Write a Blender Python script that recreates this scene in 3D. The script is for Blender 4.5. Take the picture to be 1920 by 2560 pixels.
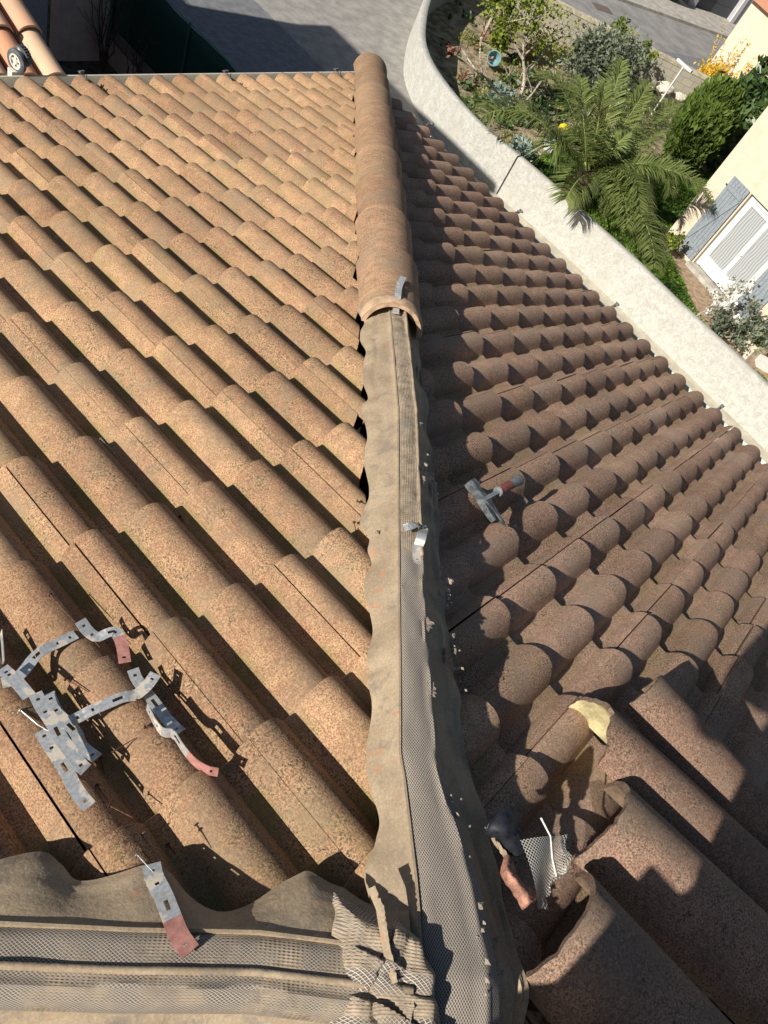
import bpy, bmesh, math, random
import numpy as np
from mathutils import Vector, Matrix
for o in list(bpy.data.objects): bpy.data.objects.remove(o)
SC = bpy.context.scene
COL = SC.collection
R_ = math.radians
# ---------------------------------------------------------------- camera
cam = bpy.data.cameras.new('camera'); camo = bpy.data.objects.new('camera', cam); COL.objects.link(camo)
cam.sensor_fit = 'VERTICAL'; cam.sensor_height = 36.0; cam.sensor_width = 27.0
cam.lens = 26.0208
cam.clip_start = 0.02; cam.clip_end = 2000
camo.matrix_world = Matrix(((0.681944, 0.380671, -0.624533, -4.334829), (-0.627557, 0.743107, -0.232301, -3.547985), (0.375665, 0.550347, 0.74565, 2.196584), (0.0, 0.0, 0.0, 1.0)))
SC.camera = camo
# ---------------------------------------------------------------- sky and sun
SUN_AZ, SUN_EL = R_(-12.0), R_(30.0)          # heading of the light in plan, elevation
SD = Vector((math.cos(SUN_AZ)*math.cos(SUN_EL), math.sin(SUN_AZ)*math.cos(SUN_EL), -math.sin(SUN_EL)))
w = bpy.data.worlds.new('World'); SC.world = w; w.use_nodes = True
nt = w.node_tree; nt.nodes.clear()
sky = nt.nodes.new('ShaderNodeTexSky'); sky.sky_type = 'NISHITA'; sky.sun_disc = False
sky.sun_elevation = SUN_EL; sky.sun_rotation = math.atan2(-SD.x, -SD.y)
bg = nt.nodes.new('ShaderNodeBackground'); bg.inputs['Strength'].default_value = 0.05
wo = nt.nodes.new('ShaderNodeOutputWorld')
nt.links.new(sky.outputs[0], bg.inputs['Color']); nt.links.new(bg.outputs[0], wo.inputs['Surface'])
sl = bpy.data.lights.new('sun', 'SUN'); sl.energy = 5.0; sl.angle = R_(0.5); sl.color = (1.0, 0.95, 0.87)
slo = bpy.data.objects.new('sun', sl); COL.objects.link(slo); slo.location = (-20, 5, 20)
slo.rotation_euler = (-SD).to_track_quat('Z', 'Y').to_euler()
vs = SC.view_settings; vs.view_transform = 'Standard'; vs.look = 'None'; vs.gamma = 1.0; vs.exposure = 0.4
vs.use_curve_mapping = False
SC.cycles.max_bounces = 6; SC.cycles.transparent_max_bounces = 12
# ---------------------------------------------------------------- geometry constants
PITCH, GAUGE, ROLL = 0.26573, 0.29199, 0.15
TP, CP, SP = math.tan(PITCH), math.cos(PITCH), math.sin(PITCH)
APEX = 3.86                # hips meet at (-APEX, -APEX)
G = -5.5                   # ground level below the eave
random.seed(7); RNG = np.random.default_rng(7)

# measured places on the roof and in the garden (metres)
CLIPS={'A':[(-3.945,-3.028,0.8039),(-3.9831,-3.028,0.8049),(-4.0092,-3.0273,0.8084),(-4.0267,-3.0311,0.8085),(-4.053,-3.0457,0.8087),(-4.0756,-3.0543,0.8101),(-4.0951,-3.048,0.8094)],'B':[(-3.9302,-3.0144,0.8232),(-3.9288,-3.0398,0.8193),(-3.9224,-3.0606,0.8217),(-3.9022,-3.0635,0.8286),(-3.8899,-3.069,0.8329),(-3.8936,-3.096,0.8337),(-3.9121,-3.1358,0.8408)],'C':[(-4.086,-3.0304,0.8293),(-4.0796,-3.071,0.8422),(-4.0789,-3.1091,0.8554)],'D':[(-4.0704,-3.1121,0.8641),(-4.0735,-3.1392,0.8668),(-4.0746,-3.1771,0.8771),(-4.0792,-3.2108,0.8853),(-4.0778,-3.2309,0.8871),(-4.0782,-3.2669,0.8969),(-4.075,-3.278,0.8962)],'E':[(-4.0469,-3.1141,0.8368),(-4.054,-3.1481,0.8438),(-4.0516,-3.1764,0.8468),(-4.0477,-3.2039,0.8552),(-4.0547,-3.23,0.8614),(-4.0516,-3.2471,0.866),(-4.0475,-3.2669,0.8761)],'F':[(-4.092,-3.1725,0.8585),(-4.0944,-3.1999,0.8659),(-4.0952,-3.2322,0.8747),(-4.0979,-3.2699,0.885),(-4.1017,-3.2858,0.893),(-4.1028,-3.3098,0.8996),(-4.1002,-3.3318,0.9028)],'G':[(-4.0475,-3.1851,0.8623),(-4.0301,-3.1867,0.8618),(-4.011,-3.1882,0.866),(-3.9833,-3.1934,0.8693),(-3.9553,-3.199,0.8736),(-3.9389,-3.2081,0.8714),(-3.9145,-3.2043,0.8722),(-3.888,-3.1923,0.8718)],'H':[(-3.9108,-3.1576,0.8527),(-3.9149,-3.177,0.8506),(-3.9161,-3.2101,0.8586),(-3.9175,-3.2455,0.8683),(-3.9196,-3.2809,0.8788),(-3.9194,-3.3122,0.8972)],'I':[(-3.938,-3.2388,0.8845),(-3.9459,-3.2773,0.895),(-3.9456,-3.2977,0.9015),(-3.9331,-3.3081,0.9057),(-3.9378,-3.3429,0.9152),(-3.9367,-3.3722,0.9208),(-3.9287,-3.3964,0.9256),(-3.9168,-3.4101,0.9293)],'J':[(-4.0458,-2.9466,0.7811),(-4.0589,-2.9774,0.7895),(-4.0732,-3.0097,0.796)],'K':[(-4.0833,-3.4644,0.9636),(-4.0938,-3.4832,0.9791),(-4.0973,-3.5038,0.9899),(-4.1025,-3.5196,1.0046),(-4.111,-3.5451,1.0219),(-4.1185,-3.5683,1.0386),(-4.1193,-3.592,1.0502)],'Lc':[(-2.3924,-2.3979,0.7699),(-2.432,-2.421,0.7744),(-2.4605,-2.4409,0.775),(-2.5088,-2.4813,0.7851),(-2.4998,-2.4827,0.758),(-2.5372,-2.5203,0.7523)],'M1':[(-3.2849,-3.2174,0.9599),(-3.2735,-3.2236,0.9692),(-3.2492,-3.2229,0.9608),(-3.2344,-3.2251,0.9451)],'M2':[(-3.2199,-3.2365,0.9386),(-3.2662,-3.2544,0.9724),(-3.2792,-3.2641,0.9705),(-3.286,-3.2707,0.9563),(-3.3236,-3.3022,0.9637)]}
NAILS=[[(-3.9388,-2.925,0.7844),(-3.9373,-2.969,0.7949),(-3.9356,-3.0078,0.8055)],[(-3.9245,-3.0485,0.7978),(-3.9238,-3.0756,0.8045)],[(-4.0093,-3.1053,0.8257),(-3.9924,-3.151,0.8382)],[(-4.1002,-3.123,0.8493),(-4.0914,-3.1626,0.8565),(-4.0813,-3.1852,0.8575)],[(-4.0539,-3.2737,0.8669),(-4.019,-3.2718,0.8649),(-3.9797,-3.2726,0.8665)],[(-4.033,-3.2607,0.8262),(-4.0417,-3.2885,0.825)],[(-4.0745,-3.3479,0.892),(-4.0578,-3.3861,0.9016)],[(-4.0686,-3.3048,0.8659),(-4.0697,-3.3435,0.8772)],[(-3.8982,-3.1664,0.8146),(-3.8772,-3.1843,0.8187)],[(-3.942,-3.2168,0.8682),(-3.948,-3.2344,0.8672)],[(-4.0973,-3.4433,0.9838),(-4.0916,-3.4789,0.9821)],[(-4.0883,-3.4354,0.9765),(-4.0857,-3.4646,0.9782)],[(-4.0572,-3.4168,0.9033),(-4.0582,-3.4564,0.9104)],[(-4.0322,-3.4513,0.8824),(-4.0319,-3.4725,0.8875)],[(-3.5878,-2.5338,0.6397),(-3.5892,-2.603,0.6586)],[(-3.2627,-3.1009,0.8015),(-3.2926,-3.1414,0.8096)],[(-3.5859,-2.8575,0.7242),(-3.5922,-2.886,0.7319)],[(-3.2205,-3.0597,0.8117),(-3.2056,-3.0772,0.8107)],[(-3.9569,-3.2662,0.8723),(-3.9421,-3.2813,0.8793)]]
HAM={'poll':(-2.8713,-3.1605,0.8126),'tip':(-2.8706,-3.317,0.7937),'eye':(-2.8823,-3.2269,0.8207),'hend':(-2.6588,-3.2626,0.7599),'claw':(-2.9242,-3.2761,0.8166),'neck':(-2.7938,-3.2363,0.7967)}
PALMC=(13.113,3.477,-4.75)
FRONDS=[((10.199,5.095,-4.35),(11.353,5.197,-3.9)),((12.67,5.552,-3.9),(12.652,5.297,-3.35)),((15.457,5.337,-3.3),(14.025,4.426,-3.6)),((18.136,4.382,-3.9),(15.499,3.997,-3.8)),((14.768,1.11,-4.15),(14.06,2.24,-3.55)),((11.445,0.353,-4.75),(12.532,1.469,-4.25)),((10.123,2.405,-4.4),(10.403,2.586,-4.0)),((13.902,1.84,-4.3),(14.123,2.594,-3.7)),((16.201,4.725,-3.5),(14.493,3.929,-3.6)),((12.674,4.156,-3.1),(12.067,3.545,-3.6)),((17.252,3.943,-4.2),(14.372,3.308,-3.9)),((11.454,3.731,-4.45),(10.718,3.974,-3.8)),((12.485,1.691,-4.9),(12.454,2.238,-4.4)),((10.8,4.833,-4.1),(10.532,4.226,-3.6)),((12.59,4.698,-3.3),(11.196,3.479,-3.5)),((13.872,3.515,-3.9),(12.828,3.191,-3.9)),((12.683,1.122,-5.1),(12.54,1.774,-4.7)),((17.56,3.042,-4.8),(14.892,2.733,-4.3))]
HOOKS=[(-2.17,-0.045,0.023),(-1.276,-0.058,0.026),(-0.367,-0.043,0.022)]
HOOKSR=[(0.052,-0.6,-0.004),(0.01,-1.534,0.008),(0.014,-2.427,0.007),(0.006,-3.32,0.009)]
STEMS=[[(14.787,6.909,-5.5),(15.157,7.357,-4.9),(15.053,7.686,-4.4),(15.124,8.068,-3.9),(15.302,8.432,-3.5)],[(15.189,7.461,-4.8),(15.85,7.678,-4.5),(16.383,7.909,-4.2),(16.602,7.952,-3.9)],[(15.133,7.677,-4.5),(14.778,8.047,-4.2),(14.486,8.299,-3.9),(14.223,8.43,-3.5)],[(15.088,7.883,-4.1),(15.59,8.094,-3.8),(16.068,8.404,-3.5)],[(14.971,6.984,-5.5),(14.521,7.189,-5.0),(14.225,7.318,-4.7)],[(15.001,7.004,-5.4),(15.46,7.131,-5.1),(16.249,7.439,-4.8),(16.518,7.401,-4.5)],[(16.383,7.909,-4.2),(17.204,8.097,-4.1),(17.557,8.204,-4.0)],[(15.053,7.686,-4.4),(15.515,7.799,-4.2),(15.65,7.907,-4.0)]]
STEMS2=[[(14.368,6.68,-5.5),(13.868,6.864,-5.1),(13.263,6.969,-4.8),(12.782,7.023,-4.55),(12.316,7.075,-4.4),(12.047,7.26,-4.3),(11.631,7.513,-4.2)],[(12.316,7.075,-4.4),(12.302,7.499,-4.3),(12.186,7.681,-4.2),(11.887,7.643,-4.2)],[(12.722,7.152,-4.5),(12.601,7.333,-4.2),(12.695,7.554,-3.95),(12.757,7.587,-3.8)],[(12.722,7.152,-4.5),(11.858,6.94,-4.4),(11.524,6.834,-4.35)]]
SCRAP_DARK=[[(-3.6542,-3.7522,1.0723),(-3.5999,-3.7542,1.0679),(-3.5705,-3.777,1.0443)],[(-3.6605,-3.7617,1.0585),(-3.6404,-3.7728,1.0789),(-3.6089,-3.802,1.06)],[(-3.6392,-3.7858,1.0371),(-3.6368,-3.8009,1.0624),(-3.6161,-3.8189,1.0567)],[(-3.6385,-3.8176,1.0421),(-3.6335,-3.8254,1.0511),(-3.6178,-3.8301,1.0468)]]
SCRAP_FLAP=[[(-3.6414,-3.8089,1.0429),(-3.6484,-3.8163,1.0552),(-3.6452,-3.8325,1.0439)],[(-3.6819,-3.8216,1.0539),(-3.6771,-3.8233,1.0734),(-3.655,-3.8512,1.0466)],[(-3.6877,-3.852,1.0555),(-3.68,-3.8498,1.0762),(-3.6518,-3.8739,1.0509)],[(-3.6885,-3.8846,1.0506),(-3.6759,-3.8848,1.0627),(-3.6389,-3.8955,1.0422)]]
SCRAP_RIM=[[(-3.6513,-3.7568,1.0508),(-3.6536,-3.7632,1.0566)],[(-3.6494,-3.7886,1.0399),(-3.648,-3.7906,1.0499)],[(-3.6542,-3.8112,1.0464),(-3.6456,-3.8121,1.0492)]]
PATCH=[(-3.9225,-3.6735,1.1),(-3.8655,-3.7763,1.1),(-3.93,-3.9172,1.1),(-4.0653,-3.8202,1.1)]
FRAY=[(-3.8861,-3.6909,1.105),(-3.8969,-3.7169,1.115),(-3.9131,-3.7394,1.12),(-3.9288,-3.7668,1.12),(-3.9428,-3.7968,1.115)]
SCRAP_NET=[(-3.619,-3.8095,1.0627),(-3.5209,-3.8691,1.0464),(-3.5806,-3.9057,1.0419),(-3.6733,-3.8988,1.0619)]

# ---------------------------------------------------------------- helpers
def link(o): COL.objects.link(o); return o
def tag(o, label=None, cat=None, group=None, kind=None):
    if label: o['label'] = label
    if cat: o['category'] = cat
    if group: o['group'] = group
    if kind: o['kind'] = kind
    return o
def thing(name, label, cat, loc, group=None):
    o = bpy.data.objects.new(name, None); link(o); o.location = loc; o.empty_display_size = .1
    return tag(o, label, cat, group)
class MB:
    def __init__(s): s.v = []; s.f = []; s.m = []; s.a = {}
    def add(s, V, F, mi=0, **attr):
        b = len(s.v); V = [tuple(map(float, p)) for p in V]; s.v += V
        for f in F: s.f.append([i + b for i in f]); s.m.append(mi)
        for k, val in attr.items():
            arr = s.a.setdefault(k, [])
            arr += [0.0]*(b - len(arr))
            arr += ([float(x) for x in val] if hasattr(val, '__len__') else [float(val)]*len(V))
        return s
    def grid(s, P, mi=0, closed=False, **attr):
        P = np.asarray(P, float); n, m = P.shape[:2]
        F = []
        for i in range(n-1):
            for j in range(m if closed else m-1):
                j2 = (j+1) % m
                F.append((i*m+j, i*m+j2, (i+1)*m+j2, (i+1)*m+j))
        at = {k: np.asarray(x, float).ravel() for k, x in attr.items()}
        return s.add(P.reshape(-1, 3), F, mi, **at)
    def box(s, lo, hi, mi=0, M=None):
        x0, y0, z0 = lo; x1, y1, z1 = hi
        V = [(x0,y0,z0),(x1,y0,z0),(x1,y1,z0),(x0,y1,z0),(x0,y0,z1),(x1,y0,z1),(x1,y1,z1),(x0,y1,z1)]
        if M is not None: V = [tuple(M @ Vector(p)) for p in V]
        return s.add(V, [(0,3,2,1),(4,5,6,7),(0,1,5,4),(1,2,6,5),(2,3,7,6),(3,0,4,7)], mi)
    def obox(s, c, ax, ay, az, mi=0):      # oriented box: centre and three half vectors
        c, ax, ay, az = map(Vector, (c, ax, ay, az))
        V = [c+sx*ax+sy*ay+sz*az for sz in (-1,1) for sx, sy in ((-1,-1),(1,-1),(1,1),(-1,1))]
        return s.add(V, [(0,3,2,1),(4,5,6,7),(0,1,5,4),(1,2,6,5),(2,3,7,6),(3,0,4,7)], mi)
    def tube(s, P, rad, n=6, mi=0, caps=True, **attr):
        P = [Vector(p) for p in P]
        if not hasattr(rad, '__len__'): rad = [rad]*len(P)
        rad = [float(x) for x in rad]; rings = []; up = Vector((.3, .2, .9))
        for i, p in enumerate(P):
            t = (P[min(i+1, len(P)-1)] - P[max(i-1, 0)]).normalized()
            u = t.cross(up)
            if u.length < 1e-4: u = t.cross(Vector((1, 0, 0)))
            u.normalize(); v = t.cross(u)
            rings.append([p + rad[i]*(math.cos(2*math.pi*k/n)*u + math.sin(2*math.pi*k/n)*v) for k in range(n)])
        V = [q for r in rings for q in r]; F = []
        for i in range(len(P)-1):
            for k in range(n):
                F.append((i*n+k, i*n+(k+1) % n, (i+1)*n+(k+1) % n, (i+1)*n+k))
        if caps: F += [tuple(range(n-1, -1, -1)), tuple((len(P)-1)*n+k for k in range(n))]
        return s.add(V, F, mi, **attr)
    def lathe(s, prof, c=(0,0,0), ax=(0,0,1), n=24, mi=0):   # prof: (radius, height) along ax
        ax = Vector(ax).normalized(); u = ax.orthogonal().normalized(); v = ax.cross(u); c = Vector(c)
        P = [[c + h*ax + r*(math.cos(2*math.pi*k/n)*u + math.sin(2*math.pi*k/n)*v) for k in range(n)] for r, h in prof]
        return s.grid(P, mi, closed=True)
    def prism(s, poly, z0, z1, mi=0):
        n = len(poly); V = [(x, y, z0) for x, y in poly] + [(x, y, z1) for x, y in poly]
        F = [tuple(range(n-1, -1, -1)), tuple(range(n, 2*n))] + [(i, (i+1) % n, n+(i+1) % n, n+i) for i in range(n)]
        return s.add(V, F, mi)
    def build(s, name, mats, parent=None, smooth=False, base=None, bevel=0, solid=0, recalc=True):
        if not isinstance(mats, (list, tuple)): mats = [mats]
        if parent is not None: base = parent['_w'] if '_w' in parent else tuple(parent.location)
        if base is None:
            a = np.array(s.v); base = (a[:,0].mean(), a[:,1].mean(), a[:,2].min())
        b = np.array(base); me = bpy.data.meshes.new(name)
        me.from_pydata([tuple(np.array(p) - b) for p in s.v], [], s.f)
        for m in mats: me.materials.append(m)
        me.polygons.foreach_set('material_index', s.m)
        for k, arr in s.a.items():
            arr = arr + [0.0]*(len(s.v) - len(arr))
            at = me.attributes.new(k, 'FLOAT', 'POINT'); at.data.foreach_set('value', arr)
        if recalc or bevel or solid:
            bm = bmesh.new(); bm.from_mesh(me)
            if recalc: bmesh.ops.recalc_face_normals(bm, faces=bm.faces)
            if solid: bmesh.ops.solidify(bm, geom=bm.faces[:], thickness=solid)
            if bevel: bmesh.ops.bevel(bm, geom=bm.edges[:], offset=bevel, segments=2, affect='EDGES', profile=.7)
            bm.to_mesh(me); bm.free()
        if smooth: me.polygons.foreach_set('use_smooth', [True]*len(me.polygons))
        me.update()
        o = bpy.data.objects.new(name, me); link(o)
        if parent is not None: o.parent = parent; o['_w'] = base
        else: o.location = base
        return o
def clean_tmp():
    for o in bpy.data.objects:
        if '_w' in o: del o['_w']
def sharp(o, ang=40):
    me = o.data; me.polygons.foreach_set('use_smooth', [True]*len(me.polygons))
    me.set_sharp_from_angle(angle=R_(ang)); return o
# ---------------------------------------------------------------- node materials
class NT:
    def __init__(s, name):
        s.mat = bpy.data.materials.new(name); s.mat.use_nodes = True; s.t = s.mat.node_tree; s.t.nodes.clear()
        s.out = s.n('ShaderNodeOutputMaterial'); s.co = s.n('ShaderNodeTexCoord')
    def n(s, typ, **kw):
        x = s.t.nodes.new(typ)
        for k, v in kw.items(): setattr(x, k, v)
        return x
    def set(s, sock, v):
        if isinstance(v, bpy.types.NodeSocket): s.t.links.new(v, sock)
        elif hasattr(v, '__len__') and len(v) == 3 and sock.type == 'RGBA': sock.default_value = (*v, 1)
        else: sock.default_value = v
    def attr(s, name): return s.n('ShaderNodeAttribute', attribute_name=name).outputs['Fac']
    def noise(s, scale, detail=3, rough=.55, vec=None, dist=0.):
        x = s.n('ShaderNodeTexNoise'); s.t.links.new(vec or s.co.outputs['Object'], x.inputs['Vector'])
        x.inputs['Scale'].default_value = scale; x.inputs['Detail'].default_value = detail
        x.inputs['Roughness'].default_value = rough; x.inputs['Distortion'].default_value = dist
        return x.outputs['Fac']
    def voro(s, scale, feature='F1'):
        x = s.n('ShaderNodeTexVoronoi', feature=feature); s.t.links.new(s.co.outputs['Object'], x.inputs['Vector'])
        x.inputs['Scale'].default_value = scale; return x.outputs['Distance']
    def ramp(s, fac, a, b, lo=0., hi=1.):
        x = s.n('ShaderNodeMapRange', interpolation_type='SMOOTHSTEP'); s.set(x.inputs['Value'], fac)
        x.inputs['From Min'].default_value = a; x.inputs['From Max'].default_value = b
        x.inputs['To Min'].default_value = lo; x.inputs['To Max'].default_value = hi; return x.outputs['Result']
    def math(s, op, a, b=0., c=0.):
        x = s.n('ShaderNodeMath', operation=op); s.set(x.inputs[0], a); s.set(x.inputs[1], b); s.set(x.inputs[2], c); return x.outputs[0]
    def mix(s, fac, a, b, mode='MIX'):
        x = s.n('ShaderNodeMix', data_type='RGBA', blend_type=mode)
        s.set(x.inputs['Factor'], fac); s.set(x.inputs[6], a); s.set(x.inputs[7], b); return x.outputs[2]
    def bump(s, h, strength=.4, dist=.003, normal=None):
        x = s.n('ShaderNodeBump'); s.set(x.inputs['Height'], h); x.inputs['Strength'].default_value = strength
        x.inputs['Distance'].default_value = dist
        if normal is not None: s.set(x.inputs['Normal'], normal)
        return x.outputs[0]
    def pbsdf(s, col, rough=.8, metal=0., normal=None, spec=.3, alpha=None, trans=None):
        x = s.n('ShaderNodeBsdfPrincipled'); s.set(x.inputs['Base Color'], col); s.set(x.inputs['Roughness'], rough)
        s.set(x.inputs['Metallic'], metal); x.inputs['Specular IOR Level'].default_value = spec
        if normal is not None: s.set(x.inputs['Normal'], normal)
        if alpha is not None: s.set(x.inputs['Alpha'], alpha)
        sh = x.outputs[0]
        if trans is not None:
            tr = s.n('ShaderNodeBsdfTranslucent'); s.set(tr.inputs['Color'], trans[0])
            mx = s.n('ShaderNodeMixShader'); mx.inputs[0].default_value = trans[1]
            s.t.links.new(sh, mx.inputs[1]); s.t.links.new(tr.outputs[0], mx.inputs[2]); sh = mx.outputs[0]
        s.t.links.new(sh, s.out.inputs['Surface']); return s.mat
def m_plain(name, col, rough=.6, metal=0., var=.12, scale=20., bump=.15, bscale=60., bd=.004, spec=.3):
    t = NT(name); n1 = t.noise(scale, 4); n2 = t.noise(scale*7, 3)
    f = t.math('ADD', t.math('MULTIPLY', n1, .7), t.math('MULTIPLY', n2, .3))
    lo = tuple(c*(1-2.2*var) for c in col); hi = tuple(min(1, c*(1+1.6*var)) for c in col)
    c = t.mix(t.ramp(f, .3, .7), lo, hi)
    return t.pbsdf(c, rough, metal, t.bump(t.noise(bscale, 4), bump, bd), spec)
def m_tile(name, buff, brick, lichen, dark=.55, moss=.35, sc=1., ring=False, olive=.25):
    t = NT(name)
    grain = t.noise(300*sc, 3, .7); blot = t.noise(28*sc, 4, .6); big = t.noise(3.2, 3, .5); tv = t.attr('tv'); pan = t.attr('pan')
    c = t.mix(t.ramp(t.math('ADD', t.math('MULTIPLY', blot, .88), t.math('MULTIPLY', tv, .12)), .25, .72), brick, buff)
    c = t.mix(t.ramp(grain, .45, .65, 0, .55), c, tuple(min(1, x*1.45) for x in buff))
    c = t.mix(t.ramp(grain, .54, .36, 0, dark), c, tuple(x*.42 for x in brick))
    # grey black lichen, denser where the blotches are
    lf = t.math('MULTIPLY', t.ramp(t.noise(210*sc, 3, .75), .49, .60), t.ramp(t.math('ADD', blot, t.math('MULTIPLY', t.math('SUBTRACT', big, .5), .9)), .62-lichen*.4, .82-lichen*.4))
    c = t.mix(t.math('MULTIPLY', lf, .85), c, (.045, .04, .03))
    # the crowns of the rolls carry more dark lichen than the channels
    cf = t.math('MULTIPLY', t.math('SUBTRACT', 1., pan), t.ramp(t.noise(150*sc, 3, .75), .44, .62, 0, .5)); c = t.mix(t.math('MULTIPLY', cf, t.ramp(t.noise(11, 4, .6), .36, .60)), c, (.10,.06,.042))
    # algae in the channels
    mf = t.math('MULTIPLY', t.math('MULTIPLY', pan, t.ramp(t.noise(9, 3), .38, .62)), moss)
    c = t.mix(mf, c, (.17, .155, .05))
    if ring:      # fine dark streaks across the tile, in colour only
        cv = t.n('ShaderNodeCombineXYZ'); t.set(cv.inputs[0], t.math('MULTIPLY', t.attr('u'), 62.)); t.set(cv.inputs[1], t.math('MULTIPLY', t.attr('v'), 1.6))
        rg = t.noise(1., 4, .65, cv.outputs[0]); c = t.mix(t.ramp(rg, .54, .38, 0, .34), c, (.13,.075,.045))
    # large dull grey brown weathering and dark runs
    wx = t.ramp(t.noise(5.5, 5, .7), .46, .66, 0, .5); c = t.mix(wx, c, tuple(x*.72 + .02 for x in (buff[0]*.8, buff[1]*.92, buff[2])))
    ol = t.math('MULTIPLY', t.ramp(t.noise(1.7, 3, .6), .46, .62), t.ramp(t.noise(24, 4, .7), .40, .62, 0, olive)); c = t.mix(ol, c, (.25,.205,.085))
    # a few pale lichen spots
    wv = t.voro(16); ws = t.math('MULTIPLY', t.ramp(wv, .085, .05), t.ramp(t.noise(2.3, 1), .60, .66))
    c = t.mix(t.math('MULTIPLY', ws, .8), c, (.62, .58, .48))
    tvf = t.math('ADD', .88, t.math('MULTIPLY', tv, .22))
    c = t.mix(1., c, t.n('ShaderNodeCombineColor').outputs[0], 'MULTIPLY') if False else c
    hs = t.n('ShaderNodeHueSaturation'); t.set(hs.inputs['Color'], c); t.set(hs.inputs['Value'], tvf); c = hs.outputs[0]
    h = t.math('ADD', t.math('MULTIPLY', grain, .6), t.math('MULTIPLY', t.noise(420, 2), .4))
    return t.pbsdf(c, .9, 0, t.bump(h, .55, .0035), .15)
def m_leaf(name, a, b, tr=.25, rough=.5):
    t = NT(name); tv = t.attr('tv')
    c = t.mix(tv, a, b)
    return t.pbsdf(c, rough, 0, None, .35, None, (t.mix(tv, tuple(x*1.3 for x in a), tuple(min(1, x*1.4) for x in b)), tr))
def m_mesh(name, strand, under, p, q, cut=.33, alpha=False, dirt=None):
    # expanded diamond mesh in the sheet's own u (along) and v (across) metres
    t = NT(name); u = t.attr('u'); v = t.attr('v'); wob = t.math('MULTIPLY', t.math('SUBTRACT', t.noise(18, 2), .5), .004)
    a = t.math('DIVIDE', u, p); b = t.math('DIVIDE', t.math('ADD', v, wob), q)
    s1 = t.math('ABSOLUTE', t.math('SINE', t.math('MULTIPLY', t.math('ADD', a, b), math.pi)))
    s2 = t.math('ABSOLUTE', t.math('SINE', t.math('MULTIPLY', t.math('SUBTRACT', a, b), math.pi)))
    m = t.math('MINIMUM', s1, s2); st = t.ramp(m, cut+.12, cut-.05)
    sc = strand
    metal = .12
    if dirt is not None:
        # mesh clogged with dust: fine ribs along the sheet in the dust colour
        d = t.ramp(t.math('ADD', t.noise(16, 4, .65), t.attr('dirt')), .66, .98)
        rib = t.math('ABSOLUTE', t.math('SINE', t.math('MULTIPLY', v, math.pi/.0042)))
        dc = t.mix(t.ramp(t.noise(40, 4, .7), .3, .65), tuple(x*.7 for x in dirt), tuple(min(1, x*1.25) for x in dirt))
        dc = t.mix(t.ramp(rib, .5, .1, 0, .45), dc, tuple(x*.4 for x in dirt))
        full = t.mix(d, t.mix(st, under, sc), dc)
        hh = t.math('MAXIMUM', st, t.math('MULTIPLY', d, rib))
        return t.pbsdf(full, .75, 0, t.bump(hh, .8, .002), .3)
    metal = .35
    nb = t.bump(st, .8, .002)
    if alpha: return t.pbsdf(sc, .45, metal, nb, .4, alpha=st)
    return t.pbsdf(t.mix(st, under, sc), t.math('SUBTRACT', .9, t.math('MULTIPLY', st, .4)), t.math('MULTIPLY', st, metal), nb, .3)
def leaves(mb, C, size, tv, elong=1.8, up=.0, dirs=None, rng=RNG):
    # one pointed leaf quad per centre
    C = np.asarray(C, float); n = len(C)
    d = rng.normal(size=(n, 3)); d[:,2] += up
    if dirs is not None: d = d*.5 + dirs
    d /= np.linalg.norm(d, axis=1)[:,None]
    e = np.cross(d, rng.normal(size=(n, 3))); e /= np.linalg.norm(e, axis=1)[:,None]
    s = (size*(.6 + .8*rng.random(n)))[:,None]
    V = np.stack([C - d*s*elong*.5, C + e*s*.5, C + d*s*elong*.5, C - e*s*.5], 1).reshape(-1, 3)
    F = [(4*i, 4*i+1, 4*i+2, 4*i+3) for i in range(n)]
    mb.add(V, F, 0, tv=np.repeat(np.clip(np.asarray(tv)*np.ones(n), 0, 1), 4))
def blob_pts(n, c, r, rng=RNG, shell=.55):
    d = rng.normal(size=(n, 3)); d /= np.linalg.norm(d, axis=1)[:,None]
    k = (shell + (1-shell)*rng.random(n))[:,None]*(.8+.35*np.sin(d[:,:1]*5+d[:,1:2]*4+d[:,2:]*6))
    return np.asarray(c) + d*k*np.asarray(r)

# ================================================================ materials of the house
M_tile = m_tile('tile_sunny_slope', (.435,.28,.158), (.30,.158,.096), .38, dark=.7, moss=.7, olive=.28)
M_tileR = m_tile('tile_weathered_slope', (.50,.335,.23), (.345,.195,.14), .55, dark=.8, moss=.4)
M_tileC = m_tile('tile_hip_cap', (.43,.28,.17), (.30,.165,.105), .34, dark=.65, ring=True)
M_tileN = m_plain('fresh_cut_tile', (.50,.34,.22), .85, var=.15, scale=40, bump=.3, bscale=150)
M_neck = m_plain('cap_neck', (.42,.285,.185), .9, var=.18, scale=30, bump=.4, bscale=150)
M_tileI = m_plain('tile_underside', (.44,.37,.20), .9, var=.18, scale=22, bump=.3, bscale=120)
M_deck = m_plain('gap_black', (.02,.018,.016), .9)  # near black, stands for the darkness in the gaps between tiles
M_stucco = m_plain('house_stucco', (.62,.54,.42), .9, var=.05, scale=8, bump=.4, bscale=120)
M_gut = m_plain('gutter_paint', (.66,.62,.52), .45, var=.05, scale=6, bump=.05)
M_zinc = m_plain('galvanised_steel', (.56,.57,.57), .38, .75, var=.2, scale=90, bump=.1, bscale=200, bd=.001)
M_rubber = None
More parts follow.
